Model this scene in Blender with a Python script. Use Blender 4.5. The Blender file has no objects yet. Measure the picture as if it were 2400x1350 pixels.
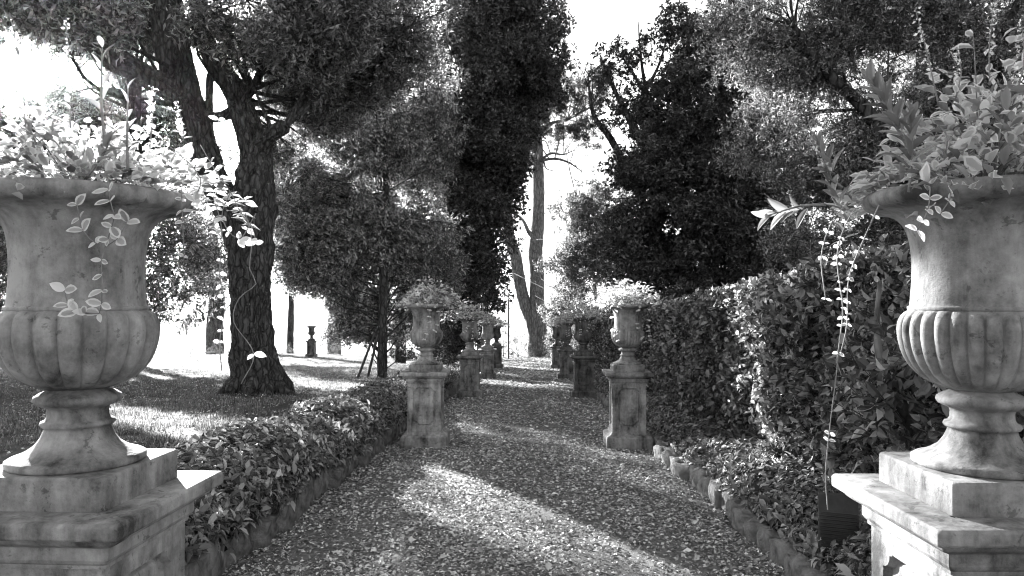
import bpy, bmesh, math, random
import numpy as np
from mathutils import Vector, Matrix, noise, geometry

rng = np.random.default_rng(7)
random.seed(7)
C = bpy.context.scene.collection
S = bpy.context.scene
R = math.radians

# ------------------------------------------------------------------ camera
F = 1733.0
YAW, PITCH, EYE = R(1.157), R(0.826), 1.49
cam_d = bpy.data.cameras.new('camera'); cam = bpy.data.objects.new('camera', cam_d); C.objects.link(cam)
cam.location = (0, 0, EYE); cam.rotation_euler = (R(90) + PITCH, 0, YAW)
cam_d.sensor_width = 36; cam_d.lens = 36 * F / 2400; cam_d.clip_start = 0.05; cam_d.clip_end = 30000
S.camera = cam

# ------------------------------------------------------------------ sky and sun
SUN_AZ, SUN_EL = R(34.5), R(15.2)          # left of the path's direction, above the horizon
SUN = np.array([-math.sin(SUN_AZ) * math.cos(SUN_EL), math.cos(SUN_AZ) * math.cos(SUN_EL), math.sin(SUN_EL)])
w = bpy.data.worlds.new('World'); S.world = w; w.use_nodes = True
nt = w.node_tree; nt.nodes.clear()
sky = nt.nodes.new('ShaderNodeTexSky'); sky.sky_type = 'NISHITA'; sky.sun_disc = False
sky.sun_elevation = SUN_EL; sky.sun_rotation = -SUN_AZ; sky.air_density = 1.0; sky.dust_density = 2.0; sky.ozone_density = 1.0
bw = nt.nodes.new('ShaderNodeRGBToBW'); bg = nt.nodes.new('ShaderNodeBackground'); wo = nt.nodes.new('ShaderNodeOutputWorld')
nt.links.new(sky.outputs[0], bw.inputs[0]); nt.links.new(bw.outputs[0], bg.inputs[0]); nt.links.new(bg.outputs[0], wo.inputs[0])
bg.inputs[1].default_value = 0.06
sd = bpy.data.lights.new('sun', 'SUN'); sun = bpy.data.objects.new('sun', sd); C.objects.link(sun)
sd.energy = 5.0; sd.angle = R(0.5); sd.color = (1, 1, 1)
sun.rotation_euler = Vector(SUN).to_track_quat('Z', 'Y').to_euler()
S.view_settings.view_transform = 'Standard'; S.view_settings.look = 'None'
S.view_settings.gamma = 1; S.view_settings.use_curve_mapping = False
S.view_settings.exposure = 3.2
S.render.engine = 'CYCLES'
S.cycles.max_bounces = 5; S.cycles.diffuse_bounces = 3; S.cycles.glossy_bounces = 2; S.cycles.transmission_bounces = 3
S.cycles.volume_bounces = 0; S.cycles.use_denoising = True; S.cycles.filter_width = 1.1

# ------------------------------------------------------------------ placing helpers
_cy, _sy, _cp, _sp = math.cos(YAW), math.sin(YAW), math.cos(PITCH), math.sin(PITCH)
FWD = np.array([-_sy * _cp, _cy * _cp, _sp]); RGT = np.array([_cy, _sy, 0.0]); UP = np.cross(RGT, FWD)
SL = 0.0496
def ray(px, py): return FWD + RGT * (px - 1200) / F + UP * (675 - py) / F
def P(px, py, d):
    v = ray(px, py); return np.array([0, 0, EYE]) + v * (d / v[1])
def G(px, py, h=0.0):                       # where that sight line meets the sloping ground (raised by h)
    v = ray(px, py); t = -(EYE - h) / (v[2] + SL * v[1]); return np.array([0, 0, EYE]) + v * t
def smooth(a, b, x):
    t = np.clip((np.asarray(x, float) - a) / (b - a), 0, 1); return t * t * (3 - 2 * t)
def gz(x, y):
    x = np.asarray(x, float); y = np.asarray(y, float)
    z = -SL * y
    lawn = smooth(-3.4, -4.6, x)
    z = z + lawn * (0.12 + 0.05 * np.sin(x * 0.55 + 1.3) * np.cos(y * 0.31) + 0.03 * np.sin(x * 1.7 + y * 1.1))
    far = smooth(51, 150, y)
    z = z * (1 - far) + far * (-24.0 - 0.03 * (np.clip(y, 150, 900) - 150))
    side = smooth(40, 140, np.abs(x)) * (1 - far)
    z = z - side * 10 * smooth(-60, 40, y)
    return z
def gzf(x, y): return float(gz(x, y))

# ------------------------------------------------------------------ materials (a black and white photograph: greys only)
def g3(v): return (v, v, v, 1)
def new_mat(name):
    m = bpy.data.materials.new(name); m.use_nodes = True; m.node_tree.nodes.clear(); return m, m.node_tree
def N(nt, kind, **kw):
    n = nt.nodes.new(kind)
    for k, v in kw.items(): setattr(n, k, v)
    return n
def ramp(nt, src, stops):
    r = N(nt, 'ShaderNodeValToRGB'); cr = r.color_ramp
    while len(cr.elements) < len(stops): cr.elements.new(0.5)
    for e, (p, v) in zip(cr.elements, stops): e.position = p; e.color = g3(v)
    nt.links.new(src, r.inputs[0]); return r.outputs[0]
def mathn(nt, op, a, b):
    n = N(nt, 'ShaderNodeMath', operation=op)
    for i, v in enumerate((a, b)):
        if isinstance(v, (int, float)): n.inputs[i].default_value = v
        else: nt.links.new(v, n.inputs[i])
    return n.outputs[0]
def noise_tex(nt, vec, scale, detail=4, rough=0.6, dist=0.0):
    n = N(nt, 'ShaderNodeTexNoise'); n.inputs['Scale'].default_value = scale; n.inputs['Detail'].default_value = detail
    n.inputs['Roughness'].default_value = rough; n.inputs['Distortion'].default_value = dist
    if vec is not None: nt.links.new(vec, n.inputs['Vector'])
    return n.outputs['Fac']
def mapping(nt, vec, scale=(1, 1, 1)):
    m = N(nt, 'ShaderNodeMapping'); nt.links.new(vec, m.inputs[0]); m.inputs['Scale'].default_value = scale; return m.outputs[0]

def leaf_mat(name, lo, hi, trans=0.45, gloss=0.06, margin=None, rough=0.4):
    m, nt = new_mat(name)
    geo = N(nt, 'ShaderNodeNewGeometry'); oi = N(nt, 'ShaderNodeObjectInfo')
    rnd = mathn(nt, 'FRACT', mathn(nt, 'ADD', geo.outputs['Random Per Island'], oi.outputs['Random']), 0)
    col = ramp(nt, rnd, [(0, lo * .7), (0.45, lo * .75 + hi * .25), (0.8, lo * .4 + hi * .6), (1, hi * 1.1)])
    if margin:
        uv = N(nt, 'ShaderNodeUVMap'); sep = N(nt, 'ShaderNodeSeparateXYZ'); nt.links.new(uv.outputs[0], sep.inputs[0])
        n = noise_tex(nt, uv.outputs[0], 5, 2)
        e = mathn(nt, 'ADD', sep.outputs[0], mathn(nt, 'MULTIPLY', mathn(nt, 'SUBTRACT', n, 0.5), 0.5))
        f = ramp(nt, e, [(0.42, 0), (0.62, 1)])
        mx = N(nt, 'ShaderNodeMix', data_type='RGBA'); nt.links.new(f, mx.inputs[0]); nt.links.new(col, mx.inputs[6])
        mx.inputs[7].default_value = g3(margin); col = mx.outputs[2]
    d = N(nt, 'ShaderNodeBsdfDiffuse'); t = N(nt, 'ShaderNodeBsdfTranslucent'); gl = N(nt, 'ShaderNodeBsdfGlossy')
    gl.inputs['Roughness'].default_value = rough; gl.inputs['Color'].default_value = g3(0.8)
    nt.links.new(col, d.inputs[0])
    tc = mathn(nt, 'MULTIPLY', col, 1.0 if margin else 1.6); nt.links.new(tc, t.inputs[0])
    m1 = N(nt, 'ShaderNodeMixShader'); m1.inputs[0].default_value = trans
    nt.links.new(d.outputs[0], m1.inputs[1]); nt.links.new(t.outputs[0], m1.inputs[2])
    m2 = N(nt, 'ShaderNodeMixShader'); m2.inputs[0].default_value = gloss
    nt.links.new(m1.outputs[0], m2.inputs[1]); nt.links.new(gl.outputs[0], m2.inputs[2])
    o = N(nt, 'ShaderNodeOutputMaterial'); nt.links.new(m2.outputs[0], o.inputs[0]); return m

def rough_mat(name, lo, hi, scale=3.0, bump=0.3, bscale=30, rough=0.9, stretch=(1, 1, 1), plates=None, bdist=0.01):
    m, nt = new_mat(name)
    tc = N(nt, 'ShaderNodeTexCoord'); v = mapping(nt, tc.outputs['Object'], stretch)
    f = noise_tex(nt, v, scale, 6, 0.65, 0.3)
    col = ramp(nt, f, [(0.3, lo), (0.7, hi)])
    p = N(nt, 'ShaderNodeBsdfPrincipled'); p.inputs['Roughness'].default_value = rough
    p.inputs['Specular IOR Level'].default_value = 0.25
    nt.links.new(col, p.inputs['Base Color'])
    b = N(nt, 'ShaderNodeBump'); b.inputs['Strength'].default_value = bump; b.inputs['Distance'].default_value = bdist
    hgt = noise_tex(nt, v, bscale, 6, 0.7)
    if plates:
        wv = N(nt, 'ShaderNodeVectorMath', operation='ADD'); nz = N(nt, 'ShaderNodeTexNoise'); nz.inputs['Scale'].default_value = 5; nt.links.new(tc.outputs['Object'], nz.inputs['Vector'])
        sc_ = N(nt, 'ShaderNodeVectorMath', operation='SCALE'); sc_.inputs['Scale'].default_value = .16; nt.links.new(nz.outputs['Color'], sc_.inputs[0])
        nt.links.new(tc.outputs['Object'], wv.inputs[0]); nt.links.new(sc_.outputs[0], wv.inputs[1])
        vo = N(nt, 'ShaderNodeTexVoronoi', feature='DISTANCE_TO_EDGE'); vo.inputs['Scale'].default_value = plates; nt.links.new(mapping(nt, wv.outputs[0], (1, 1, .33)), vo.inputs['Vector'])
        e = ramp(nt, vo.outputs['Distance'], [(0, 0), (.16, 1)]); hgt = mathn(nt, 'ADD', mathn(nt, 'MULTIPLY', hgt, .5), e)
        mm = N(nt, 'ShaderNodeMix', data_type='RGBA', blend_type='MULTIPLY'); mm.inputs[0].default_value = .5; nt.links.new(col, mm.inputs[6]); nt.links.new(e, mm.inputs[7]); nt.links.new(mm.outputs[2], p.inputs['Base Color'])
    nt.links.new(hgt, b.inputs['Height']); nt.links.new(b.outputs[0], p.inputs['Normal'])
    o = N(nt, 'ShaderNodeOutputMaterial'); nt.links.new(p.outputs[0], o.inputs[0]); return m

def stone_mat(name, base, dark, bump=0.5):
    m, nt = new_mat(name)
    tc = N(nt, 'ShaderNodeTexCoord'); oi = N(nt, 'ShaderNodeAttribute', attribute_type='OBJECT', attribute_name='weather')
    off = N(nt, 'ShaderNodeVectorMath', operation='ADD'); nt.links.new(tc.outputs['Object'], off.inputs[0])
    nt.links.new(oi.outputs['Vector'], off.inputs[1]); v = off.outputs[0]
    big = noise_tex(nt, v, 3.4, 7, 0.58, 0.2)
    streak = noise_tex(nt, mapping(nt, v, (7, 7, 1.1)), 1.6, 5, 0.6, 0.3)
    fine = noise_tex(nt, v, 28, 8, 0.75)
    a = mathn(nt, 'ADD', mathn(nt, 'MULTIPLY', big, 0.46), mathn(nt, 'ADD', mathn(nt, 'MULTIPLY', streak, 0.34), mathn(nt, 'MULTIPLY', fine, 0.20)))
    col = ramp(nt, a, [(0.40, dark), (0.47, (base + dark) * 0.45), (0.53, base * 0.85), (0.60, min(base * 1.25, 0.75))])
    spots = N(nt, 'ShaderNodeTexVoronoi'); spots.inputs['Scale'].default_value = 34; nt.links.new(v, spots.inputs['Vector'])
    pit = ramp(nt, spots.outputs['Distance'], [(0.05, 0.55), (0.12, 1)])
    mx = N(nt, 'ShaderNodeMix', data_type='RGBA', blend_type='MULTIPLY'); mx.inputs[0].default_value = 0.5
    nt.links.new(col, mx.inputs[6]); nt.links.new(pit, mx.inputs[7])
    li = noise_tex(nt, v, 17, 4, 0.75, 0.4); lm = ramp(nt, li, [(0.60, 1), (0.66, .42)])
    ml = N(nt, 'ShaderNodeMix', data_type='RGBA', blend_type='MULTIPLY'); ml.inputs[0].default_value = .8
    nt.links.new(mx.outputs[2], ml.inputs[6]); nt.links.new(lm, ml.inputs[7]); mx = ml
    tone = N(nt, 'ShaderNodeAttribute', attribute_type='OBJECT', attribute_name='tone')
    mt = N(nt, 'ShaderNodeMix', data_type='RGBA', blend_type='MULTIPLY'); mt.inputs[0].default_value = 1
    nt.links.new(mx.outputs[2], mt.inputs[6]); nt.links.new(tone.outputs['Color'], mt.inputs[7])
    p = N(nt, 'ShaderNodeBsdfPrincipled'); p.inputs['Roughness'].default_value = 0.82; p.inputs['Specular IOR Level'].default_value = 0.3
    nt.links.new(mt.outputs[2], p.inputs['Base Color'])
    b = N(nt, 'ShaderNodeBump'); b.inputs['Strength'].default_value = bump; b.inputs['Distance'].default_value = 0.006
    h = mathn(nt, 'ADD', noise_tex(nt, v, 14, 8, 0.7), mathn(nt, 'MULTIPLY', fine, 0.6))
    nt.links.new(h, b.inputs['Height']); nt.links.new(b.outputs[0], p.inputs['Normal'])
    o = N(nt, 'ShaderNodeOutputMaterial'); nt.links.new(p.outputs[0], o.inputs[0]); return m

M = {}
M['stone'] = stone_mat('weathered_cast_stone', 0.35, 0.045)
M['edge_stone'] = rough_mat('rough_edge_stone', 0.05, 0.34, 6, 1.0, 14, 0.95, bdist=0.05)
M['soil'] = rough_mat('dark_soil', 0.012, 0.04, 12, 0.8, 40)
M['path'] = rough_mat('gravel_and_humus', 0.05, 0.22, 22, 1.0, 60, 0.95)
M['lawn'] = rough_mat('lawn_soil', 0.02, 0.07, 4, 0.8, 30, 0.95)
M['land'] = rough_mat('far_fields', 0.18, 0.34, 0.004, 0.0, 1, 1.0)
M['bark'] = rough_mat('rough_dark_bark', 0.012, 0.13, 3.0, 1.0, 7, 0.95, (3, 3, 0.7), plates=9, bdist=0.05)
M['bark_pale'] = rough_mat('pale_grey_bark', 0.07, 0.30, 2.0, 0.9, 8, 0.95, (3, 3, 0.8), plates=6, bdist=0.04)
M['twig'] = rough_mat('twig_bark', 0.03, 0.08, 8, 0.2, 30)
M['wood'] = rough_mat('stake_wood', 0.05, 0.12, 6, 0.2, 30, 0.9, (6, 6, 1))
M['iron'] = rough_mat('dark_painted_iron', 0.02, 0.06, 9, 0.1, 40, 0.5)
M['glass'] = rough_mat('dark_lamp_glass', 0.02, 0.05, 9, 0.0, 40, 0.15)
M['brick'] = rough_mat('rendered_pillar', 0.10, 0.24, 5, 0.5, 20)
M['leaf_dark'] = leaf_mat('dark_evergreen_leaf', 0.018, 0.075, 0.30, 0.05)
M['leaf_black'] = leaf_mat('very_dark_leaf', 0.005, 0.17, 0.2, 0.04)
M['leaf_mid'] = leaf_mat('grey_green_leaf', 0.015, 0.45, 0.42, 0.06)
M['leaf_silver'] = leaf_mat('silvery_evergreen_leaf', 0.02, 0.72, 0.45, 0.07)  # albedo raised to stand in for sunlit leaves in the staked tree's crown
M['leaf_fine'] = leaf_mat('pale_laurel_leaf', 0.03, 0.50, 0.42, 0.06)
M['leaf_pale'] = leaf_mat('pale_thin_leaf', 0.06, 0.20, 0.5, 0.05)
M['needle'] = leaf_mat('pine_needles', 0.02, 0.09, 0.35, 0.04)
M['hedge'] = leaf_mat('laurel_leaf', 0.02, 0.36, 0.35, 0.05, rough=0.4)
M['cover'] = leaf_mat('periwinkle_leaf', 0.02, 0.40, 0.3, 0.05, rough=0.4)
M['grass'] = leaf_mat('grass_blade', 0.03, 0.30, 0.45, 0.05)
M['litter'] = leaf_mat('dry_fallen_leaf', 0.12, 0.85, 0.1, 0.03)
M['varieg'] = leaf_mat('variegated_leaf', 0.42, 0.70, 0.4, 0.04, margin=0.75)
M['shoot'] = leaf_mat('smooth_grey_leaf', 0.15, 0.32, 0.4, 0.06, rough=0.35)
M['petal'] = leaf_mat('white_petal', 0.6, 0.8, 0.4, 0.02)
M['vine_stem'] = rough_mat('vine_stem', 0.12, 0.3, 20, 0.1, 50)

# ------------------------------------------------------------------ object helpers
def tag(o, label=None, cat=None, group=None, kind=None):
    if label: o['label'] = label
    if cat: o['category'] = cat
    if group: o['group'] = group
    if kind: o['kind'] = kind
    return o
def thing(name, label, cat, loc=(0, 0, 0), rz=0, group=None):
    o = bpy.data.objects.new(name, None); C.objects.link(o); o.location = [float(v) for v in loc]; o.rotation_euler = (0, 0, rz)
    o.empty_display_size = 0.1
    return tag(o, label, cat, group)
def link(name, me, mat=None, parent=None, loc=None, kind=None):
    if mat is not None and not me.materials: me.materials.append(mat)
    o = bpy.data.objects.new(name, me); C.objects.link(o)
    if parent is not None: o.parent = parent
    if loc is not None: o.location = [float(v) for v in loc]
    if kind: o['kind'] = kind
    return o
def mesh_np(name, verts, faces, smooth_on=True, uvs=None):
    """faces: (n,3) or (n,4) int array"""
    me = bpy.data.meshes.new(name); verts = np.asarray(verts, np.float32); faces = np.asarray(faces, np.int32)
    k = faces.shape[1]; n = len(faces)
    me.vertices.add(len(verts)); me.vertices.foreach_set('co', verts.ravel())
    me.loops.add(n * k); me.loops.foreach_set('vertex_index', faces.ravel())
    me.polygons.add(n); me.polygons.foreach_set('loop_start', np.arange(0, n * k, k, dtype=np.int32))
    try: me.polygons.foreach_set('loop_total', np.full(n, k, np.int32))
    except Exception: pass
    me.update(calc_edges=True)
    me.polygons.foreach_set('use_smooth', np.full(n, bool(smooth_on)))
    if uvs is not None:
        l = me.uv_layers.new(name='UVMap'); l.data.foreach_set('uv', np.asarray(uvs, np.float32)[faces.ravel()].ravel())
    return me
def py_mesh(name, verts, faces, smooth_on=False):
    me = bpy.data.meshes.new(name); me.from_pydata([tuple(map(float, v)) for v in verts], [], faces); me.update()
    if smooth_on: me.polygons.foreach_set('use_smooth', [True] * len(me.polygons))
    return me
def join_geo(parts):
    vs, fs, o = [], [], 0
    for v, f in parts:
        vs.append(np.asarray(v, float)); fs += [tuple(i + o for i in q) for q in f]; o += len(v)
    return np.concatenate(vs), fs

def catmull(pts, rad, step):
    pts = np.asarray(pts, float); rad = np.asarray(rad, float)
    if len(pts) == 2: pts = np.array([pts[0], (pts[0] + pts[1]) / 2, pts[1]]); rad = np.array([rad[0], (rad[0] + rad[1]) / 2, rad[1]])
    ex = np.vstack([2 * pts[0] - pts[1], pts, 2 * pts[-1] - pts[-2]])
    out, ro = [], []
    for i in range(len(pts) - 1):
        p0, p1, p2, p3 = ex[i:i + 4]; n = max(1, int(np.linalg.norm(p2 - p1) / step))
        for k in range(n):
            t = k / n
            out.append(0.5 * ((2 * p1) + (-p0 + p2) * t + (2 * p0 - 5 * p1 + 4 * p2 - p3) * t * t + (-p0 + 3 * p1 - 3 * p2 + p3) * t ** 3))
            ro.append(rad[i] * (1 - t) + rad[i + 1] * t)
    out.append(pts[-1]); ro.append(rad[-1]); return np.array(out), np.array(ro)
def tube(pts, rad, sides=8, step=0.1, lump=0.0, lumpf=4.0, cap=True, resample=True):
    if resample: pts, rad = catmull(pts, rad, step)
    else: pts = np.asarray(pts, float); rad = np.asarray(rad, float)
    n = len(pts); T = np.gradient(pts, axis=0); T /= np.linalg.norm(T, axis=1)[:, None] + 1e-9
    a = np.array([1., 0, 0]) if abs(T[0][0]) < 0.8 else np.array([0, 1., 0])
    u = np.cross(T[0], a); u /= np.linalg.norm(u)
    V = []
    for i in range(n):
        u = u - T[i] * np.dot(u, T[i]); u /= np.linalg.norm(u) + 1e-9; v = np.cross(T[i], u)
        for k in range(sides):
            th = 2 * math.pi * k / sides; dr = u * math.cos(th) + v * math.sin(th); r = rad[i]
            if lump:
                q = pts[i] * lumpf; nn = noise.noise(Vector((float(dr[0] * 3 + q[0] * .6), float(dr[1] * 3 + q[1] * .6), float(q[2] * .6 + dr[2]))))
                n2 = noise.noise(Vector((float(dr[0] * 9), float(dr[1] * 9), float(q[2] * .9 + dr[2] * 4))))
                r = r * (1 + lump * nn + lump * 0.7 * n2)
                if sides > 40:
                    n3 = noise.noise(Vector((float(dr[0] * 13), float(dr[1] * 13), float(pts[i][2] * 2.2)))); n4 = noise.noise(Vector((float(dr[0] * 26), float(dr[1] * 26), float(pts[i][2] * 7))))
                    r = r * (1 + .11 * abs(n3) + .06 * n4)
            V.append(pts[i] + dr * r)
    Fc = []
    for i in range(n - 1):
        for k in range(sides):
            a_, b_ = i * sides + k, i * sides + (k + 1) % sides
            Fc.append((a_, b_, b_ + sides, a_ + sides))
    if cap:
        Fc.append(tuple(range(sides))[::-1]); Fc.append(tuple((n - 1) * sides + k for k in range(sides)))
    return np.array(V), Fc

# ------------------------------------------------------------------ leaves
def leaf_tmpl(width=0.4, fold=0.10, droop=0.15, detail=1):
    """unit-length leaf along +Y, normal +Z"""
    if detail == 1:
        v = np.array([[0, 0, 0], [-width / 2, .45, fold], [0, .5, 0], [width / 2, .45, fold], [0, 1, -droop]])
        f = np.array([[0, 2, 1], [0, 3, 2], [2, 4, 1], [2, 3, 4]]); uv = np.array([[0, 0], [1, .5], [0, .5], [1, .5], [.9, 1]])
        return v, f, uv
    if detail == 1.5:
        v = np.array([[0, 0, 0], [-width * .42, .28, fold], [0, .3, 0.02], [width * .42, .28, fold], [-width * .46, .62, fold - droop * .3], [0, .65, -droop * .35], [width * .46, .62, fold - droop * .3], [0, 1, -droop]])
        f = np.array([[0, 2, 1], [0, 3, 2], [1, 2, 5], [1, 5, 4], [2, 3, 6], [2, 6, 5], [4, 5, 7], [5, 6, 7]]); uv = np.array([[0, 0], [1, .3], [0, .3], [1, .3], [1, .6], [0, .6], [1, .6], [.9, 1]])
        return v, f, uv
    ys = [0.0, 0.1, 0.28, 0.5, 0.72, 0.9, 1.0]; ws = [0.04, 0.5, 0.88, 1.0, 0.78, 0.38, 0.02]
    v, uv, f = [], [], []
    for y, ww in zip(ys, ws):
        z = -droop * y * y + 0.05 * y
        hw = width / 2 * ww
        for s, u in ((-1, 1.0), (-.5, .5), (0, 0.0), (.5, .5), (1, 1.0)):
            e = max(u, abs(y - .5) * 1.6 if True else 0); v.append([s * hw, y, z + fold * abs(s) * ww * (1 - 0.3 * abs(s))]); uv.append([min(1, max(u, (y - .55) * 2.0)), y])
    for i in range(len(ys) - 1):
        for k in range(4):
            a = i * 5 + k; f.append([a, a + 1, a + 6, a + 5])
    return np.array(v), np.array(f), np.array(uv)
def frames(dirs, normals):
    y = dirs / (np.linalg.norm(dirs, axis=1)[:, None] + 1e-9)
    x = np.cross(y, normals); x /= np.linalg.norm(x, axis=1)[:, None] + 1e-9
    z = np.cross(x, y); return np.stack([x, y, z], axis=2)      # columns are axes
def leaves_mesh(name, pos, fr, size, tmpl, jitter=0.0):
    v, f, uv = tmpl; n = len(pos); k = len(v)
    V = np.einsum('nij,kj->nki', fr, v) * np.asarray(size)[:, None, None] + pos[:, None, :]
    Fc = (f[None] + (np.arange(n) * k)[:, None, None]).reshape(-1, f.shape[1])
    return V.reshape(-1, 3), Fc, np.tile(uv, (n, 1))
def rdir(n, up=0.0):
    d = rng.normal(size=(n, 3)); d /= np.linalg.norm(d, axis=1)[:, None]; d[:, 2] += up
    return d / np.linalg.norm(d, axis=1)[:, None]

def make_twig(name, mat, nleaf=34, length=0.42, spread=0.16, lsize=0.085, width=0.4, up=0.3, whorl=False, smat='twig', droop=0.2, det=1):
    """a leafy spray kept as shared source geometry for the crowns"""
    stems = []; pos = []; dirs = []
    nb = 5
    ends = []
    for b in range(nb):
        a = rng.uniform(0, 6.28); t0 = rng.uniform(0.0, 0.55)
        p0 = np.array([0, 0, length * t0]); e = p0 + np.array([math.cos(a) * spread, math.sin(a) * spread, length * 0.35]) * rng.uniform(.7, 1.2)
        stems.append(tube([p0, e], [0.004, 0.002], 3, 1, cap=False)); ends.append((p0, e))
    stems.append(tube([[0, 0, 0], [0, 0, length]], [0.006, 0.002], 3, 1, cap=False)); ends.append((np.zeros(3), np.array([0, 0, length])))
    for i in range(nleaf):
        p0, e = ends[rng.integers(0, len(ends))]
        t = rng.uniform(0.25, 1.0) if not whorl else rng.uniform(0.75, 1.0)
        ax = (e - p0) / np.linalg.norm(e - p0); dd = rdir(1)[0]; dd = dd - ax * np.dot(dd, ax) * 0.9; dd /= np.linalg.norm(dd)
        pos.append(p0 + (e - p0) * t); dirs.append(dd * 1.0 + ax * rng.uniform(0.2, 1.0))
    pos = np.array(pos); dirs = np.array(dirs)
    nrm = rdir(nleaf, 0.8)
    V, Fc, uv = leaves_mesh('x', pos, frames(dirs, nrm), lsize * rng.uniform(0.65, 1.2, nleaf), leaf_tmpl(width, 0.10, droop, det))
    sv, sf = join_geo(stems); nv = len(V)
    me = bpy.data.meshes.new(name)
    faces = [tuple(map(int, q)) for q in Fc] + [tuple(i + nv for i in q) for q in sf]
    me.from_pydata(np.concatenate([V, sv]).tolist(), [], faces)
    me.materials.append(M[mat]); me.materials.append(M[smat])
    mi = np.zeros(len(faces), np.int32); mi[len(Fc):] = 1; me.polygons.foreach_set('material_index', mi)
    l = me.uv_layers.new(name='UVMap'); me.update()
    return bpy.data.objects.new(name, me)          # stays unlinked: only a source for instances

_groups = {}
def scatter_group(key, sources):
    if key in _groups: return _groups[key]
    ng = bpy.data.node_groups.new('scatter_' + key, 'GeometryNodeTree')
    ng.interface.new_socket('Geometry', in_out='INPUT', socket_type='NodeSocketGeometry')
    ng.interface.new_socket('Geometry', in_out='OUTPUT', socket_type='NodeSocketGeometry')
    gi = ng.nodes.new('NodeGroupInput'); go = ng.nodes.new('NodeGroupOutput'); ip = ng.nodes.new('GeometryNodeInstanceOnPoints')
    jn = ng.nodes.new('GeometryNodeJoinGeometry')
    for s in sources:
        oi = ng.nodes.new('GeometryNodeObjectInfo'); oi.inputs['Object'].default_value = s; oi.inputs['As Instance'].default_value = False
        gti = ng.nodes.new('GeometryNodeGeometryToInstance'); ng.links.new(oi.outputs['Geometry'], gti.inputs[0]); ng.links.new(gti.outputs[0], jn.inputs[0])
    def attr(nm, ty):
        a = ng.nodes.new('GeometryNodeInputNamedAttribute'); a.data_type = ty; a.inputs['Name'].default_value = nm; return a.outputs['Attribute']
    ng.links.new(gi.outputs[0], ip.inputs['Points']); ng.links.new(jn.outputs[0], ip.inputs['Instance'])
    ip.inputs['Pick Instance'].default_value = True
    ng.links.new(attr('pick', 'INT'), ip.inputs['Instance Index'])
    ng.links.new(attr('rot', 'FLOAT_VECTOR'), ip.inputs['Rotation'])
    ng.links.new(attr('scl', 'FLOAT'), ip.inputs['Scale'])
    ng.links.new(ip.outputs[0], go.inputs[0]); _groups[key] = ng; return ng
def scatter(name, pts, key, scl, parent=None, outward=None, tilt=0.6, kind=None):
    n = len(pts); srcs = TW[key]
    me = bpy.data.meshes.new(name); me.vertices.add(n); me.vertices.foreach_set('co', np.asarray(pts, np.float32).ravel())
    if outward is None: d = rdir(n, 0.3)
    else:
        d = outward / (np.linalg.norm(outward, axis=1)[:, None] + 1e-9) + rng.normal(size=(n, 3)) * tilt; d /= np.linalg.norm(d, axis=1)[:, None]
    rx = np.arccos(np.clip(d[:, 2], -1, 1)); rz = np.arctan2(d[:, 0], -d[:, 1])
    rot = np.stack([rx, np.zeros(n), rz], 1)
    a = me.attributes.new('rot', 'FLOAT_VECTOR', 'POINT'); a.data.foreach_set('vector', rot.astype(np.float32).ravel())
    a = me.attributes.new('scl', 'FLOAT', 'POINT'); a.data.foreach_set('value', (scl * rng.uniform(0.7, 1.3, n)).astype(np.float32))
    a = me.attributes.new('pick', 'INT', 'POINT'); a.data.foreach_set('value', rng.integers(0, len(srcs), n).astype(np.int32))
    me.update(); o = link(name, me, None, parent, None, kind)
    md = o.modifiers.new('scatter', 'NODES'); md.node_group = scatter_group(key, srcs); return o

TW = {
    'dark': [make_twig('spray_dark', 'leaf_dark', 34, .45, .2, .13, .36, whorl=True) for _ in range(3)],
    'black': [make_twig('spray_black', 'leaf_black', 34, .42, .2, .15, .42, whorl=True) for _ in range(3)],
    'mid': [make_twig('spray_mid', 'leaf_mid', 32, .5, .22, .14, .30) for _ in range(3)],
    'silver': [make_twig('spray_silver', 'leaf_silver', 30, .5, .24, .15, .30) for _ in range(3)],
    'pale': [make_twig('spray_pale', 'leaf_pale', 30, .5, .22, .12, .4) for _ in range(3)],
    'needle': [make_twig('spray_needle', 'needle', 110, .4, .2, .13, .10) for _ in range(3)],
    'olive': [make_twig('spray_olive', 'leaf_fine', 44, .42, .18, .085, .28) for _ in range(3)],
    'hedge': [make_twig('sprig_hedge', 'hedge', 14, .22, .07, .080, .50, droop=.25, det=1.5) for _ in range(5)],
    'shrub': [make_twig('sprig_shrub', 'leaf_pale', 30, .5, .15, .09, .35) for _ in range(3)],
}
def blade_tuft(name, mat, n, h, spread, wd):
    V, Fc = [], []
    for i in range(n):
        a = rng.uniform(0, 6.28); b = rng.uniform(0, 6.28); r = spread * math.sqrt(rng.uniform()); hh = h * rng.uniform(.5, 1.2)
        p = np.array([r * math.cos(a), r * math.sin(a), -0.005]); w2 = np.array([math.cos(b), math.sin(b), 0]) * wd
        ln = np.array([math.cos(b + 1.5), math.sin(b + 1.5), 0]) * hh * rng.uniform(.1, .7); k = len(V)
        V += [p - w2, p + w2, p + ln * .4 + w2 * .7 + [0, 0, hh * .6], p + ln * .4 - w2 * .7 + [0, 0, hh * .6], p + ln + [0, 0, hh]]
        Fc += [(k, k + 1, k + 2, k + 3), (k + 3, k + 2, k + 4)]
    me = py_mesh(name, V, Fc); me.materials.append(M[mat]); return bpy.data.objects.new(name, me)
TW['grass'] = [blade_tuft('tuft', 'grass', 16, .055, .09, .0035) for _ in range(4)]
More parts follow.
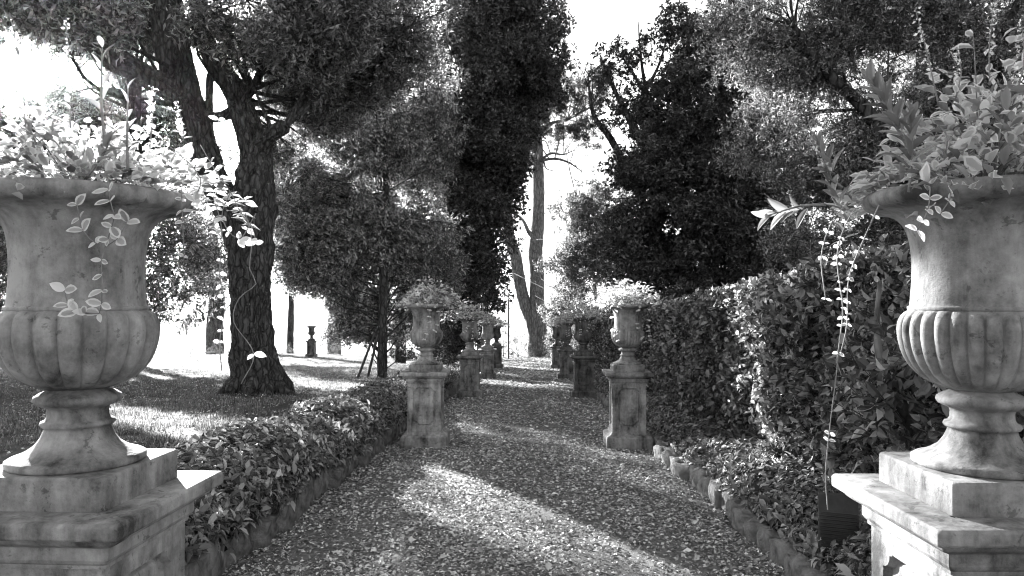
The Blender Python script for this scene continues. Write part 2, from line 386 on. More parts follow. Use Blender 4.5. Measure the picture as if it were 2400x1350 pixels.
def cover_sprig(name):
    n = 9; a = np.linspace(0, 6.28, n, endpoint=False) + rng.uniform(0, 1, n)
    d = np.stack([np.cos(a), np.sin(a), rng.uniform(-.2, .9, n)], 1); pos = np.stack([rng.normal(0, .02, n), rng.normal(0, .02, n), rng.uniform(0, .07, n)], 1)
    V, Fc, uv = leaves_mesh('x', pos, frames(d, rdir(n, 2.0)), rng.uniform(.04, .075, n), leaf_tmpl(.40, .1, .35, 1.5))
    me = mesh_np(name, V, Fc, True); me.materials.append(M['cover']); return bpy.data.objects.new(name, me)
TW['cover'] = [cover_sprig('sprig_cover') for _ in range(5)]

# ------------------------------------------------------------------ gaps: lines of sunlight that the crowns leave open
GAPS = []
def gap_ground(px, py, r, h=0.0):
    g = G(px, py, h); GAPS.append((g, r))
def gap_point(p, r): GAPS.append((np.asarray(p, float), r))
def open_to_sun(pts, extra=0.26):
    keep = np.ones(len(pts), bool)
    for o, r in GAPS:
        rel = pts - o; t = rel @ SUN; dist = np.linalg.norm(rel - t[:, None] * SUN, axis=1)
        keep &= ~((t > 0.3) & (dist < r + extra))
    return keep
for t in np.linspace(0, 3.6, 9): gap_point((-.80 + .70 * t, 8.3 - t, -SL * (8.3 - t)), 0.20)          # streak across the path
for t in np.linspace(0, 1, 5): gap_ground(1330 + 420 * t, 1310 + 10 * t, 0.06)
for px, py, r in [(1180, 900, .5), (1250, 897, .5), (1320, 905, .5),
                  (1230, 865, .6), (1180, 858, .5), (1300, 868, .6), (1250, 845, 1.0), (960, 1010, .1)]: gap_ground(px, py, r)
for px, py, r in [(310, 985, .5), (400, 1000, .5), (470, 992, .45), (240, 1010, .3), (420, 850, 1.2), (520, 862, 1.0), (450, 885, .5), (700, 895, .7), (800, 905, .7),
                  (900, 910, .6), (980, 860, 1.0), (1000, 850, 1.2), (350, 890, .6), (690, 850, 1.5), (560, 850, 1.4), (620, 875, .8), (150, 905, .5)]: gap_ground(px, py, r, .1)
for t in np.linspace(0, 1, 7): gap_ground(430 + 480 * t, 1105 - 185 * t, .25, .45)        # crest of the left bed
gap_point((-1.45, 2.2, .95), .42); gap_point((-1.5, 2.3, 1.75), .38); gap_point((-1.2, 2.2, 1.35), .10)
gap_point((1.1, 2.3, 1.35), .6); gap_point((1.1, 2.3, 1.05), .6)
for yy in (6.5, 8, 9.5, 11, 13, 15): gap_point((2.85, yy, 1.98 - SL * yy), .2); gap_point((1.05, 2.1, 1.8), .5); gap_point((1.5, 2.2, 1.9), .45); gap_point((-1.1, 2.45, .92), .34); gap_point((1.0, 2.4, .85), .2)
gap_point(P(2040, 630, 5.6), .25); gap_point(P(1950, 650, 6.4), .2)
gap_point((-1.3, 9.9, 1.5), .35); gap_point((1.35, 9.9, 1.5), .35)
gap_point(P(1750, 200, 13), .5); gap_point(P(1850, 300, 12), .4)
gap_point((0, 0, EYE), .45)                                                          # the sun itself is seen
def sky_gap(pts):                                                                     # the crowns part widely where the sun stands
    rel = pts - np.array([0, 0, EYE]); d = np.linalg.norm(rel, axis=1); c = rel @ SUN / d
    return np.arccos(np.clip(c, -1, 1)) > R(1.7)

# ------------------------------------------------------------------ ground
def grid_mesh(name, xs, ys, zf, mat):
    X, Y = np.meshgrid(xs, ys); Z = zf(X, Y); V = np.stack([X, Y, Z], -1).reshape(-1, 3); nx = len(xs)
    i = (np.arange(len(ys) - 1)[:, None] * nx + np.arange(nx - 1)[None]).ravel()
    Fc = np.stack([i, i + 1, i + nx + 1, i + nx], 1); me = mesh_np(name, V, Fc); me.materials.append(mat); return me
def axis(*segs):
    out = [segs[0][0]]
    for a, b, n in segs: out += list(np.linspace(a, b, n + 1)[1:])
    return np.array(out)
def land_z(x, y):
    z = gz(x, y)
    r = np.hypot(x, y)
    roll = smooth(150, 700, r)
    hills = 9 * np.sin(x / 330 + 1) * np.cos(y / 410) + 14 * np.sin(x / 910 + y / 1300 + 2)
    return z + roll * (hills - 14 * smooth(300, 900, r)) + 26 * smooth(1800, 3400, r) * (1 + .5 * np.sin(x / 520 + .7))
gx = axis((-6500, -600, 16), (-600, -60, 18), (-60, -12, 24), (-12, 8, 80), (8, 60, 24), (60, 600, 18), (600, 6500, 16))
gy = axis((-300, -20, 10), (-20, 2, 14), (2, 30, 100), (30, 60, 50), (60, 300, 40), (300, 1200, 20), (1200, 6500, 26))
def ground_z(X, Y):
    Z = land_z(X, Y); a = (X > -1.9) & (X < 1.66) & (Y > 0) & (Y < 49)
    return np.where(a, Z - 0.03, Z)
g_me = grid_mesh('ground', gx, gy, ground_z, M['lawn']); g_me.materials.append(M['land'])
yc = np.zeros(len(g_me.polygons) * 3); g_me.polygons.foreach_get('center', yc); yc = yc.reshape(-1, 3)
g_me.polygons.foreach_set('material_index', ((np.hypot(yc[:, 0], yc[:, 1]) > 120)).astype(np.int32))
tag(link('ground', g_me), kind='structure')
def path_z(x, y):
    return gz(x, y) + 0.012 + 0.012 * np.sin(x * 3 + y) * np.sin(y * 2.3) - 0.015 * smooth(1.2, 1.7, np.abs(x))
p_me = grid_mesh('path', np.linspace(-1.97, 1.70, 30), axis((-3, 25, 180), (25, 51, 60)), path_z, M['path'])
tag(link('path', p_me), kind='structure')

hz = bpy.data.materials.new('thin_haze'); hz.use_nodes = True; hz.node_tree.nodes.clear()
pv_ = N(hz.node_tree, 'ShaderNodeVolumePrincipled'); pv_.inputs['Color'].default_value = g3(.95); pv_.inputs['Density'].default_value = 0.00006; pv_.inputs['Anisotropy'].default_value = .9
ho_ = N(hz.node_tree, 'ShaderNodeOutputMaterial'); hz.node_tree.links.new(pv_.outputs[0], ho_.inputs['Volume'])
a_, b_ = 6700, 330
hme = py_mesh('haze', [(-a_, -b_, -165), (a_, -b_, -165), (a_, a_, -165), (-a_, a_, -165), (-a_, -b_, 45), (a_, -b_, 45), (a_, a_, 45), (-a_, a_, 45)],
              [(3, 2, 1, 0), (4, 5, 6, 7), (0, 1, 5, 4), (1, 2, 6, 5), (2, 3, 7, 6), (3, 0, 4, 7)])
link('haze', hme, hz, kind='stuff')

# distant hills: three ridges, each a solid of its own
def ridge(y0, base, amp, sx, seed, x0=-5000, x1=3500):
    xs = np.linspace(x0, x1, 160); prof = []
    for x in xs:
        n = noise.noise(Vector((x / sx, seed, 0))) + 0.5 * noise.noise(Vector((x / sx * 2.3, seed + 5, 0))) + .2 * noise.noise(Vector((x / sx * 7, seed, 3)))
        prof.append(base + amp * n)
    prof = np.array(prof); V = []; rows = [(-900, -1.0), (-500, .35), (-200, .8), (0, 1.0), (300, .6), (800, -1.0)]
    for dy, k in rows:
        z = np.where(k < 0, -140, -110 + (prof + 110) * k); V.append(np.stack([xs, np.full_like(xs, y0 + dy), z], 1))
    V = np.concatenate(V); nx = len(xs); Fc = []
    for r in range(len(rows) - 1):
        for i in range(nx - 1): a = r * nx + i; Fc.append((a, a + 1, a + nx + 1, a + nx))
    return mesh_np('hills', V, np.array(Fc))
for (y0, b, am, sx, sdd) in [(2300, -92, 22, 700, 1.2), (3600, -72, 34, 900, 4.1), (5600, -45, 55, 1300, 9.7)]:
    tag(link('hills', ridge(y0, b, am, sx, sdd), M['land']), kind='structure')

# ------------------------------------------------------------------ pedestals
def ring_stack(levels, ch=0.006):
    """levels: (half width, z). A square section with small cut corners."""
    V, Fc = [], []
    for hw, z in levels:
        c = min(ch, hw * .2)
        for x, y in ((hw, -hw + c), (hw, hw - c), (hw - c, hw), (-hw + c, hw), (-hw, hw - c), (-hw, -hw + c), (-hw + c, -hw), (hw - c, -hw)):
            V.append((x, y, z))
    for i in range(len(levels) - 1):
        for k in range(8): a, b = i * 8 + k, i * 8 + (k + 1) % 8; Fc.append((a, b, b + 8, a + 8))
    Fc.append(tuple(range(8))[::-1]); Fc.append(tuple((len(levels) - 1) * 8 + k for k in range(8)))
    return V, Fc
SH = 0.238
def panel_outline(w, z0, z1, c, n=4):
    """an upright panel whose corners are scooped, with a little step each side of the scoop"""
    pts = []
    for (sx, z, a0) in ((1, z0, 0), (1, z1, 1), (-1, z1, 2), (-1, z0, 3)):
        cx, cz = sx * w, z; arc = []
        for k in range(n + 1):
            a = math.pi / 2 * k / n; arc.append((c * math.cos(a), c * math.sin(a)))
        sz = 1 if z == z0 else -1
        loc = [(cx - sx * (c + .018), cz)] + [(cx - sx * (c + .018) , cz + sz * .014)] if False else []
        q = [(cx - sx * ax, cz + sz * az) for ax, az in arc]
        q = [(cx - sx * (c + .014), cz)] + q[:0] + [(cx - sx * (c + .014), cz + sz * .006)] + [(x, zz + sz * 0.006) for x, zz in q[0:]] + [(cx - sx * .004, cz + sz * (c + .018)), (cx, cz + sz * (c + .018))]
        q = [(x, zz) for x, zz in q]
        if (sx, z) in ((1, z1), (-1, z0)): q = q[::-1]
        if sx == 1 and z == z0: pass
        pts += q
    return pts
def make_panel_side():
    z0, z1 = .20, .86
    outer = [(-SH, z0), (SH, z0), (SH, z1), (-SH, z1)]
    o1 = panel_outline(.160, .285, .80, .045)
    return outer, o1
def shaft_and_panel():
    outer, o1 = make_panel_side()
    hole = o1[::-1]
    tris = geometry.tessellate_polygon([[Vector((x, z, 0)) for x, z in outer], [Vector((x, z, 0)) for x, z in hole]])
    allp = outer + hole; no = len(outer)
    cx, cz = 0, .5425
    def shrink(p, d):
        x, z = p; sx = (abs(x) - d) / abs(x) if abs(x) > 1e-6 else 1; hz = (.80 - .285) / 2
        zz = cz + (z - cz) * (hz - d) / hz; return (x * sx if abs(x) > d else x, zz)
    sv, sf, pv, pf = [], [], [], []
    for q in range(4):
        ca, sa = math.cos(q * math.pi / 2), math.sin(q * math.pi / 2)
        def put(x, dep, z): X, Y = x, -(SH - dep); return (X * ca - Y * sa, X * sa + Y * ca, z)
        b = len(sv)
        sv += [put(x, 0, z) for x, z in allp]; sf += [tuple(b + i for i in t) for t in tris]
        # recess wall, belongs to the shaft
        b2 = len(sv); n = len(o1)
        sv += [put(x, 0, z) for x, z in o1] + [put(*(lambda s: (s[0], .028, s[1]))(shrink(p, .007))) for p in o1]
        sf += [(b2 + i, b2 + (i + 1) % n, b2 + n + (i + 1) % n, b2 + n + i) for i in range(n)]
        rings = [(.007, .0275), (.020, .030), (.026, .020), (.034, .015), (.055, .017)]
        V = []; 
        for d, dep in rings: V += [put(*(lambda s: (s[0], dep, s[1]))(shrink(p, d))) for p in o1]
        V.append(put(0, .017, cz)); Fc = []
        for r in range(len(rings) - 1): Fc += [(r * n + i, r * n + (i + 1) % n, (r + 1) * n + (i + 1) % n, (r + 1) * n + i) for i in range(n)]
        l = (len(rings) - 1) * n; Fc += [(l + i, l + (i + 1) % n, len(V) - 1) for i in range(n)]
        pv.append(V); pf.append(Fc)
    return sv, sf, pv, pf
def fix(me):
    bm = bmesh.new(); bm.from_mesh(me); bmesh.ops.remove_doubles(bm, verts=bm.verts, dist=1e-5); bmesh.ops.recalc_face_normals(bm, faces=bm.faces); bm.to_mesh(me); bm.free(); return me
def bev(me, wd=0.004, seg=2, ang=30):
    bm = bmesh.new(); bm.from_mesh(me); bmesh.ops.remove_doubles(bm, verts=bm.verts, dist=1e-5); bmesh.ops.recalc_face_normals(bm, faces=bm.faces)
    ed = [e for e in bm.edges if len(e.link_faces) == 2 and e.calc_face_angle(0) > R(ang)]
    bmesh.ops.bevel(bm, geom=ed, offset=wd, segments=seg, affect='EDGES', profile=.6, clamp_overlap=True)
    bm.to_mesh(me); bm.free(); me.polygons.foreach_set('use_smooth', [True] * len(me.polygons)); return me
sv, sf, pv, pf = shaft_and_panel()
ped_mesh = {
    'plinth': bev(py_mesh('plinth', *ring_stack([(.322, -.06), (.325, .0), (.325, .150), (.318, .158)])), .006),
    'base_moulding': fix(py_mesh('base_moulding', *ring_stack([(.312, .157), (.312, .166), (.300, .172), (.283, .178), (.266, .186), (.254, .196), (.249, .203), (.249, .210), (.238, .213)]))),
    'shaft': fix(py_mesh('shaft', sv, sf)),
    'neck_moulding': fix(py_mesh('neck_moulding', *ring_stack([(.239, .855), (.249, .858), (.249, .868), (.256, .874), (.262, .884), (.262, .921)]))),
    'cap': bev(py_mesh('cap', *ring_stack([(.270, .920), (.276, .926), (.292, .930), (.302, .938), (.308, .948), (.308, .955), (.332, .956), (.336, .962), (.336, .992), (.330, 1.0), (.19, 1.0035)])), .0025),
}
panel_me = [fix(py_mesh('panel', pv[i], pf[i])) for i in range(4)]
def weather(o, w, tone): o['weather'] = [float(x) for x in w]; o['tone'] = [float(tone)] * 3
for me_ in list(ped_mesh.values()) + panel_me:
    for v_ in me_.vertices: v_.co.x *= .93; v_.co.y *= .93
def make_pedestal(x, y, label, tone=1.0, rz=0.0, z=None, group='stone pedestals lining the path', s=1.0):
    t = thing('pedestal', label, 'pedestal', (x, y, gzf(x, y) + .012 if z is None else z), rz, group); t.scale = (s, s, s)
    wv = rng.uniform(-9, 9, 3)
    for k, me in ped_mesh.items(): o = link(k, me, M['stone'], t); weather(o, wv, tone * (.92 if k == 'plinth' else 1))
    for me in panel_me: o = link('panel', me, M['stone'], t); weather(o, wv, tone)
    return t

# ------------------------------------------------------------------ urns
def lathe(prof, segs=120, mod=None):
    V, Fc = [], []
    for j, (r, z) in enumerate(prof):
        for i in range(segs):
            th = 2 * math.pi * i / segs; rr = r * (1 + (mod(th, z) if mod else 0)); V.append((rr * math.cos(th), rr * math.sin(th), z))
    for j in range(len(prof) - 1):
        for i in range(segs): a, b = j * segs + i, j * segs + (i + 1) % segs; Fc.append((a, b, b + segs, a + segs))
    return V, Fc
def spl(prof, sub=3):
    p = np.array([[a, b, 0] for a, b in prof]); o, _ = catmull(p, np.ones(len(p)), 1e9)
    out = []
    ex = np.vstack([2 * p[0] - p[1], p, 2 * p[-1] - p[-2]])
    for i in range(len(p) - 1):
        p0, p1, p2, p3 = ex[i:i + 4]
        for k in range(sub):
            t = k / sub; q = 0.5 * ((2 * p1) + (-p0 + p2) * t + (2 * p0 - 5 * p1 + 4 * p2 - p3) * t * t + (-p0 + 3 * p1 - 3 * p2 + p3) * t ** 3); out.append((q[0], q[1]))
    out.append(tuple(p[-1][:2])); return out
def urn_meshes(lobes, amp=0.075):
    def mod(th, z):
        u = (z - .318) / (.556 - .318); env = min(1, max(0, u) / .12) * min(1, max(0, 1 - u) / .16) ** .6
        s = abs(math.sin(lobes * th / 2)); return amp * env * (s ** .5 - .82)
    foot = [(.0, .094), (.182, .094), (.188, .100), (.188, .112), (.180, .117), (.166, .121), (.140, .133), (.116, .150), (.100, .172), (.090, .195), (.088, .204),
            (.097, .207), (.101, .214), (.098, .221), (.088, .225), (.083, .235), (.082, .252), (.085, .262), (.098, .268), (.114, .276), (.120, .286), (.117, .296), (.104, .305), (.088, .312), (.078, .322)]
    bowl = spl([(.080, .318), (.110, .326), (.150, .346), (.182, .376), (.204, .415), (.216, .458), (.219, .498), (.213, .528), (.202, .544), (.190, .553)], 4)
    body = spl([(.190, .552), (.193, .556), (.193, .564), (.187, .568), (.184, .60), (.181, .65), (.181, .70), (.184, .745), (.192, .785), (.206, .815), (.230, .838), (.268, .853)], 3)
    rim = [(.262, .851), (.290, .856), (.308, .864), (.316, .876), (.318, .889), (.314, .901), (.304, .908), (.292, .907), (.278, .898), (.262, .880), (.225, .850), (.20, .835)]
    d = {}
    for nm, pr, md in (('foot', foot, None), ('bowl', bowl, mod), ('body', body, None), ('rim', rim, None)):
        v, f = lathe(pr, 240 if md else 96, md); d[nm] = py_mesh(nm, v, f, True)
    d['plinth_block'] = bev(py_mesh('plinth_block', *ring_stack([(.206, .0), (.208, .004), (.208, .088), (.204, .094), (.10, .0945)], .012)), .004)
    sv_, sf_ = lathe([(.001, .872), (.1, .874), (.2, .868), (.262, .860)], 32, lambda th, z: .02 * math.sin(5 * th)); d['soil'] = py_mesh('soil', sv_, sf_, True)
    return d
U20 = urn_meshes(20, .11); U16 = urn_meshes(16, .06); U28 = urn_meshes(30, .085)
def make_urn(ped, label, U, tone=1.0, rz=0.0, s=1.0, group='stone urns standing on pedestals'):
    t = thing('urn', label, 'urn', (ped.location[0], ped.location[1], ped.location[2] + 1.0005 * ped.scale[2]), rz, group); t.scale = (s, s, s)
    wv = rng.uniform(-9, 9, 3)
    for k, me in U.items():
        o = link(k, me, M['soil' if k == 'soil' else 'stone'], t)
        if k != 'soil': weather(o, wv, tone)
    return t

XL, XR = -1.36, 1.345
Y0, DY = 2.22, 7.75
names = ['nearest', 'second', 'third', 'fourth', 'farthest']
urns = {}
ped_desc = {
    (0, 'l'): 'large pale stone pedestal at the lower left corner, dark stain on its cap', (0, 'r'): 'large stone pedestal at the lower right corner with stained cap',
    (1, 'l'): 'pale panelled stone pedestal in front of the ivy bed, second on the left side', (1, 'r'): 'panelled stone pedestal in front of the hedge, second on the right side',
    (2, 'l'): 'stone pedestal third on the left side of the path', (2, 'r'): 'dark weathered pedestal third on the right side of the path',
    (3, 'l'): 'stone pedestal fourth on the left side of the path', (3, 'r'): 'small distant pedestal fourth on the right, half hidden by the dark one',
    (4, 'l'): 'farthest pedestal of the left row, half hidden by the fourth', (4, 'r'): 'farthest pedestal of the right row at the end of the hedge'}
urn_desc = {
    (0, 'l'): 'huge grey urn with broad lobed bowl filling the left edge', (0, 'r'): 'huge sunlit urn with closely fluted bowl filling the right edge',
    (1, 'l'): 'pale lobed urn on the second pedestal of the left row', (1, 'r'): 'fluted grey urn on the second pedestal of the right row, by the hedge',
    (2, 'l'): 'lobed urn on the third pedestal of the left row', (2, 'r'): 'dark fluted urn on the third pedestal of the right row',
    (3, 'l'): 'fluted urn on the fourth pedestal of the left row', (3, 'r'): 'dark urn on the fourth pedestal of the right row',
    (4, 'l'): 'farthest urn of the left row, overlapped by the fourth', (4, 'r'): 'farthest urn of the right row near the hedge end'}
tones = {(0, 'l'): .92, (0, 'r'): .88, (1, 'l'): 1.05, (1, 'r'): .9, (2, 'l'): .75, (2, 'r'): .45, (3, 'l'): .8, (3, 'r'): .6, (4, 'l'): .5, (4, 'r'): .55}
for i in range(5):
    for sd_, x in (('l', XL), ('r', XR)):
        y = Y0 + DY * i; k = (i, sd_)
        p = make_pedestal(x, y, ped_desc[k], tones[k], R(rng.uniform(-1.5, 1.5)) if i else R(-2.0 if sd_ == 'l' else 1.5))
        U = U20 if sd_ == 'l' and i in (0, 1, 2) else U28
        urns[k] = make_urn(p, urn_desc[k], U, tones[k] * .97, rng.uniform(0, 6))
        tl = R(.8) if i else 0; tx, ty = rng.uniform(-tl, tl), rng.uniform(-tl, tl); urns[k].rotation_euler = (tx * 1.3, ty * 1.3, p.rotation_euler[2])
gfar = G(730, 838, .1); pf_ = make_pedestal(gfar[0], gfar[1], 'small distant pedestal at the far edge of the lawn', .6, 0, group='stone pedestals beyond the lawn', s=1.0)
urn_far = make_urn(pf_, 'small distant urn on the pedestal at the far edge of the lawn', U16, .5, 0.2, 1.0, group='stone urns beyond the lawn')

# ------------------------------------------------------------------ leaf litter, grass, ground cover
def litter():
    parts = []
    def band(y0, y1, dens, sz):
        n = int((y1 - y0) * 3.67 * dens); x = rng.uniform(-1.93, 1.68, n); y = rng.uniform(y0, y1, n); return x, y, np.full(n, sz)
    B = [band(2.6, 6, 2700, .028), band(6, 10, 2000, .032), band(10, 16, 800, .042), band(16, 26, 420, .052), band(26, 50, 160, .07)]
    x = np.concatenate([b[0] for b in B]); y = np.concatenate([b[1] for b in B]); s = np.concatenate([b[2] for b in B])
    cl = np.array([noise.noise(Vector((float(a) * 1.1, float(b) * .7, 2.0))) + .6 * noise.noise(Vector((float(a) * 3.5, float(b) * 3.5, 7.0))) for a, b in zip(x, y)])
    kp = rng.uniform(size=len(x)) < np.clip(.72 + 1.1 * cl + .25 * np.abs(x + .12), .28, 1); x, y, s = x[kp], y[kp], s[kp]; s = s * np.where(rng.uniform(size=len(s)) < .06, 1.8, 1.0)
    n = len(x); z = path_z(x, y) + .003 + rng.uniform(0, .012, n)
    ang = rng.uniform(0, 6.28, n); d = np.stack([np.cos(ang), np.sin(ang), rng.normal(0, .35, n)], 1)
    nr = np.stack([rng.normal(0, .45, n), rng.normal(0, .45, n), np.ones(n)], 1)
    V, Fc, uv = leaves_mesh('x', np.stack([x, y, z], 1), frames(d, nr), s * rng.uniform(.5, 1.5, n), leaf_tmpl(.55, .12, .1))
    me = mesh_np('fallen_leaves', V, Fc, False); return me
tag(link('fallen_leaves', litter(), M['litter']), 'pale dry leaves strewn thickly over the gravel path', 'fallen leaves', kind='stuff')

def lawn_pts():
    out = []
    for (y0, y1, dens) in [(4.5, 10, 110), (10, 18, 70), (18, 30, 34), (30, 53, 15)]:
        wl = -0.62 * y1 * 1.15 - 2; n = int((y1 - y0) * (-3.3 - wl) * dens)
        x = rng.uniform(wl, -3.3, n); y = rng.uniform(y0, y1, n); out.append(np.stack([x, y, gz(x, y)], 1))
    return np.concatenate(out)
lp = lawn_pts()
pn = np.array([noise.noise(Vector((float(a) * .8, float(b) * .8, 0))) for a, b, c in lp])
pn += .5 * np.array([noise.noise(Vector((float(a) * 3, float(b) * 3, 4))) for a, b, c in lp])
lp = lp[pn > -.16]
tag(scatter('grass', lp, 'grass', 1.15, outward=np.tile([0, 0, 1.], (len(lp), 1)), tilt=.15), 'short shaded grass of the lawn with sunny patches', 'grass', kind='stuff')
# a scatter of fallen leaves on the lawn
n = 17000; lx = rng.uniform(-16, -3.6, n); ly = rng.uniform(5, 30, n)
a_ = rng.uniform(0, 6.28, n)
V, Fc, uv = leaves_mesh('x', np.stack([lx, ly, gz(lx, ly) + .03], 1), frames(np.stack([np.cos(a_), np.sin(a_), rng.normal(0, .3, n)], 1), rdir(n, 1.5)), rng.uniform(.03, .07, n), leaf_tmpl(.5, .1, .1))
tag(link('lawn_leaves', mesh_np('lawn_leaves', V, Fc, False), M['litter']), 'dead leaves lying scattered over the lawn', 'fallen leaves', kind='stuff')

def bed_h(x, y, x0, x1, h):
    u = (x - x0) / (x1 - x0); return h * np.clip(np.sin(np.clip(u, 0, 1) * math.pi) ** .38, 0, 1) * (1 + .10 * np.sin(y * 2.1) + .1 * np.sin(y * 5 + x * 3))
def bed(name, x0, x1, y0, y1, h, dens, label, overhang=0.0):
    # a dark soil mound under the leaves
    xs = np.linspace(x0, x1, 14); ys = np.linspace(y0, y1, int((y1 - y0) * 3))
    me = grid_mesh('soil_mound', xs, ys, lambda X, Y: gz(X, Y) - .02 + bed_h(X, Y, x0 + (.12 if x0 > 0 else 0), x1 - (.16 if x0 < 0 else 0), h) * .8, M['soil']); tag(link('soil_mound', me), kind='structure')
    pts = []
    for a in np.arange(y0, y1, 2.0):
        b = min(a + 2, y1); k = dens * (1.0 if a < 9 else .7 if a < 14 else .45 if a < 22 else .25); n = int((b - a) * (x1 - x0) * k)
        x = rng.uniform(x0, x1, n); y = rng.uniform(a, b, n); pts.append(np.stack([x, y, gz(x, y) + bed_h(x, y, x0, x1, h) * rng.uniform(.8, 1.08, n) + rng.exponential(.012, n)], 1))
    pts = np.concatenate(pts); uu = (pts[:, 0] - x0) / (x1 - x0); pts = pts[(uu < .93) if x0 < 0 else (uu > .05)]; out = np.stack([np.cos((pts[:, 0] - x0) / (x1 - x0) * math.pi) * -.9, np.zeros(len(pts)), np.ones(len(pts))], 1)
    s = 1.25
    tag(scatter(name, pts, 'cover', s, outward=out, tilt=.35), label, 'ground cover', kind='stuff')
bed('ground_cover', -3.25, -1.80, 2.0, 19.0, .46, 900, 'thick mound of glossy small-leaved ground cover along the left stone edging')
bed('ground_cover', -3.2, -1.96, 19.0, 50.0, .25, 420, 'far strip of ground cover between the lawn and the left row of pedestals')
bed('ground_cover', 1.71, 3.0, 2.0, 40.0, .26, 700, 'glossy ground cover between the right stone edging and the hedge foot')

# ------------------------------------------------------------------ stone edging
def rock(w_, d_, h_, seed):
    bm = bmesh.new(); bmesh.ops.create_cube(bm, size=1)
    bmesh.ops.subdivide_edges(bm, edges=bm.edges[:], cuts=3, use_grid_fill=True)
    for v in bm.verts:
        c = v.co.copy(); r = c.length; c2 = c.normalized() * .62; c = c.lerp(c2, .28)
        nn = noise.noise_vector(c * 2.2 + Vector((seed, seed * 2, 0))) * .16 + noise.noise_vector(c * 6 + Vector((seed, 0, seed))) * .05
        c += nn; v.co = (c.x * w_, c.y * d_, (c.z + .35) * h_)
    me = bpy.data.meshes.new('stone'); bm.to_mesh(me); bm.free(); me.polygons.foreach_set('use_smooth', [True] * len(me.polygons)); return me
rocks_hi = [rock(.17, .38, .27, 1.7 * i + 3) for i in range(7)]; rocks_lo = [rock(.15, .27, .18, 2.9 * i + 50) for i in range(7)]
def edging(x, y0, y1, stones, step, label, hs):
    t = thing('stone_edging', label, 'stone edging', (x, y0, gzf(x, y0))); y = y0
    while y < y1:
        s = rng.uniform(.8, 1.25); xx = x + rng.normal(0, .03)
        o = link('stone', stones[rng.integers(0, 7)], M['edge_stone'], t, (xx - x, y - y0, gzf(xx, y) - gzf(x, y0) + rng.uniform(-.02, .03)))
        o.rotation_euler = (rng.normal(0, .08), rng.normal(0, .12), rng.normal(0, .12) + (math.pi if rng.uniform() < .5 else 0)); o.scale = (1, s, hs * rng.uniform(.8, 1.15))
        y += step * s * rng.uniform(.97, 1.12) * (1 + .0 * y)
    return t
edging(-1.95, 2.6, 48, rocks_hi, .36, 'row of rough upright edging stones holding back the left ground cover', 1.0)
edging(1.69, 2.6, 48, rocks_lo, .30, 'row of low rough edging stones along the right of the path', 1.0)

# ------------------------------------------------------------------ hedge
HX0, HX1, HY0, HY1, HH = 2.55, 4.3, 3.6, 39.0, 1.98
hedge = thing('hedge', 'tall clipped laurel hedge running along the right side of the path', 'hedge', (HX0, HY0, gzf(HX0, HY0)))
hz0 = gzf(HX0, HY0)
def hedge_pts(y0, y1, dens):
    L = y1 - y0; o = []
    n = int(L * HH * dens); h = HH * rng.uniform(0, 1, n) ** .8; y = rng.uniform(y0, y1, n); dep = rng.exponential(.14, n)
    bulge = .10 * np.sin(y * 1.3) + .07 * np.sin(y * 3.7 + h * 2) + .12 * np.sin(h / HH * math.pi)
    x = HX0 - bulge + dep; o.append(np.stack([x, y, h, -np.ones(n), np.zeros(n), np.full(n, .35)], 1))
    keep = (h > .75) | (rng.uniform(size=n) < .25 + .5 * h / .75); o[-1] = o[-1][keep]
    n = int(L * (HX1 - HX0) * dens * .9); x = rng.uniform(HX0, HX1, n); y = rng.uniform(y0, y1, n)
    o.append(np.stack([x, y, HH - .04 - rng.exponential(.1, n) + .03 * np.sin(y * 2.3) + .04 * np.sin(x * 5 + y), np.full(n, -.3), np.zeros(n), np.ones(n)], 1))
    n = int(L * HH * dens * .35); o.append(np.stack([rng.uniform(HX0 + .3, HX1, n), rng.uniform(y0, y1, n), HH * rng.uniform(0.05, .97, n), np.zeros(n), np.zeros(n), np.ones(n)], 1))
    return np.concatenate(o)
hp = np.concatenate([hedge_pts(HY0, 9, 270), hedge_pts(9, 16, 190), hedge_pts(16, 26, 110), hedge_pts(26, HY1, 45)])
hpos = np.stack([hp[:, 0] - HX0, hp[:, 1] - HY0, hp[:, 2] + gz(hp[:, 0], hp[:, 1]) - hz0], 1)
scatter('foliage', hpos, 'hedge', .98, hedge, outward=hp[:, 3:6], tilt=.5, kind='stuff')
# the larger leaves nearest the path, one by one
lv, lf, luv = leaf_tmpl(.45, .12, .22, 2)
big_leaf = [mesh_np('hedge_leaf', leaf_tmpl(.45, .12, dr, 2)[0], lf, True, luv) for dr in (.1, .22, .35)]
for m_ in big_leaf: m_.materials.append(M['hedge'])
n = 280
for i in range(n):
    y = rng.uniform(4.2, 9.5); h = rng.uniform(.5, 2.1); b_ = .10 * math.sin(y * 1.3) + .07 * math.sin(y * 3.7 + h * 2) + .12 * math.sin(h / HH * math.pi)
    o = link('leaf', big_leaf[i % 3], None, hedge, (-b_ - rng.uniform(.03, .14), y - HY0, h + gzf(HX0, y) - hz0))
    fr = frames(np.array([[rng.uniform(-1, 0), rng.normal(0, .7), rng.normal(0, .6)]]), rdir(1, 1.2) + np.array([[-.6, 0, 0]]))[0]
    o.rotation_euler = Matrix(fr.tolist()).to_euler(); s = rng.uniform(.07, .105); o.scale = (s, s, s)
for i in range(64):
    y = HY0 + .2 + (i * .28 if i < 36 else 10.1 + (i - 36) * .85) + rng.normal(0, .08); x = rng.uniform(.08, .35)
    g = gzf(HX0 + x, y) - hz0; hgt = rng.uniform(1.5, 2.05)
    v, f = tube([[x, y - HY0, g - .05], [x + rng.normal(0, .05), y - HY0 + rng.normal(0, .08), g + hgt * .5], [x + rng.normal(0, .08), y - HY0 + rng.normal(0, .12), g + hgt]], [rng.uniform(.012, .024), .012, .006], 6, .25)
    link('stem', py_mesh('stem', v, f, True), M['bark_pale'], hedge)
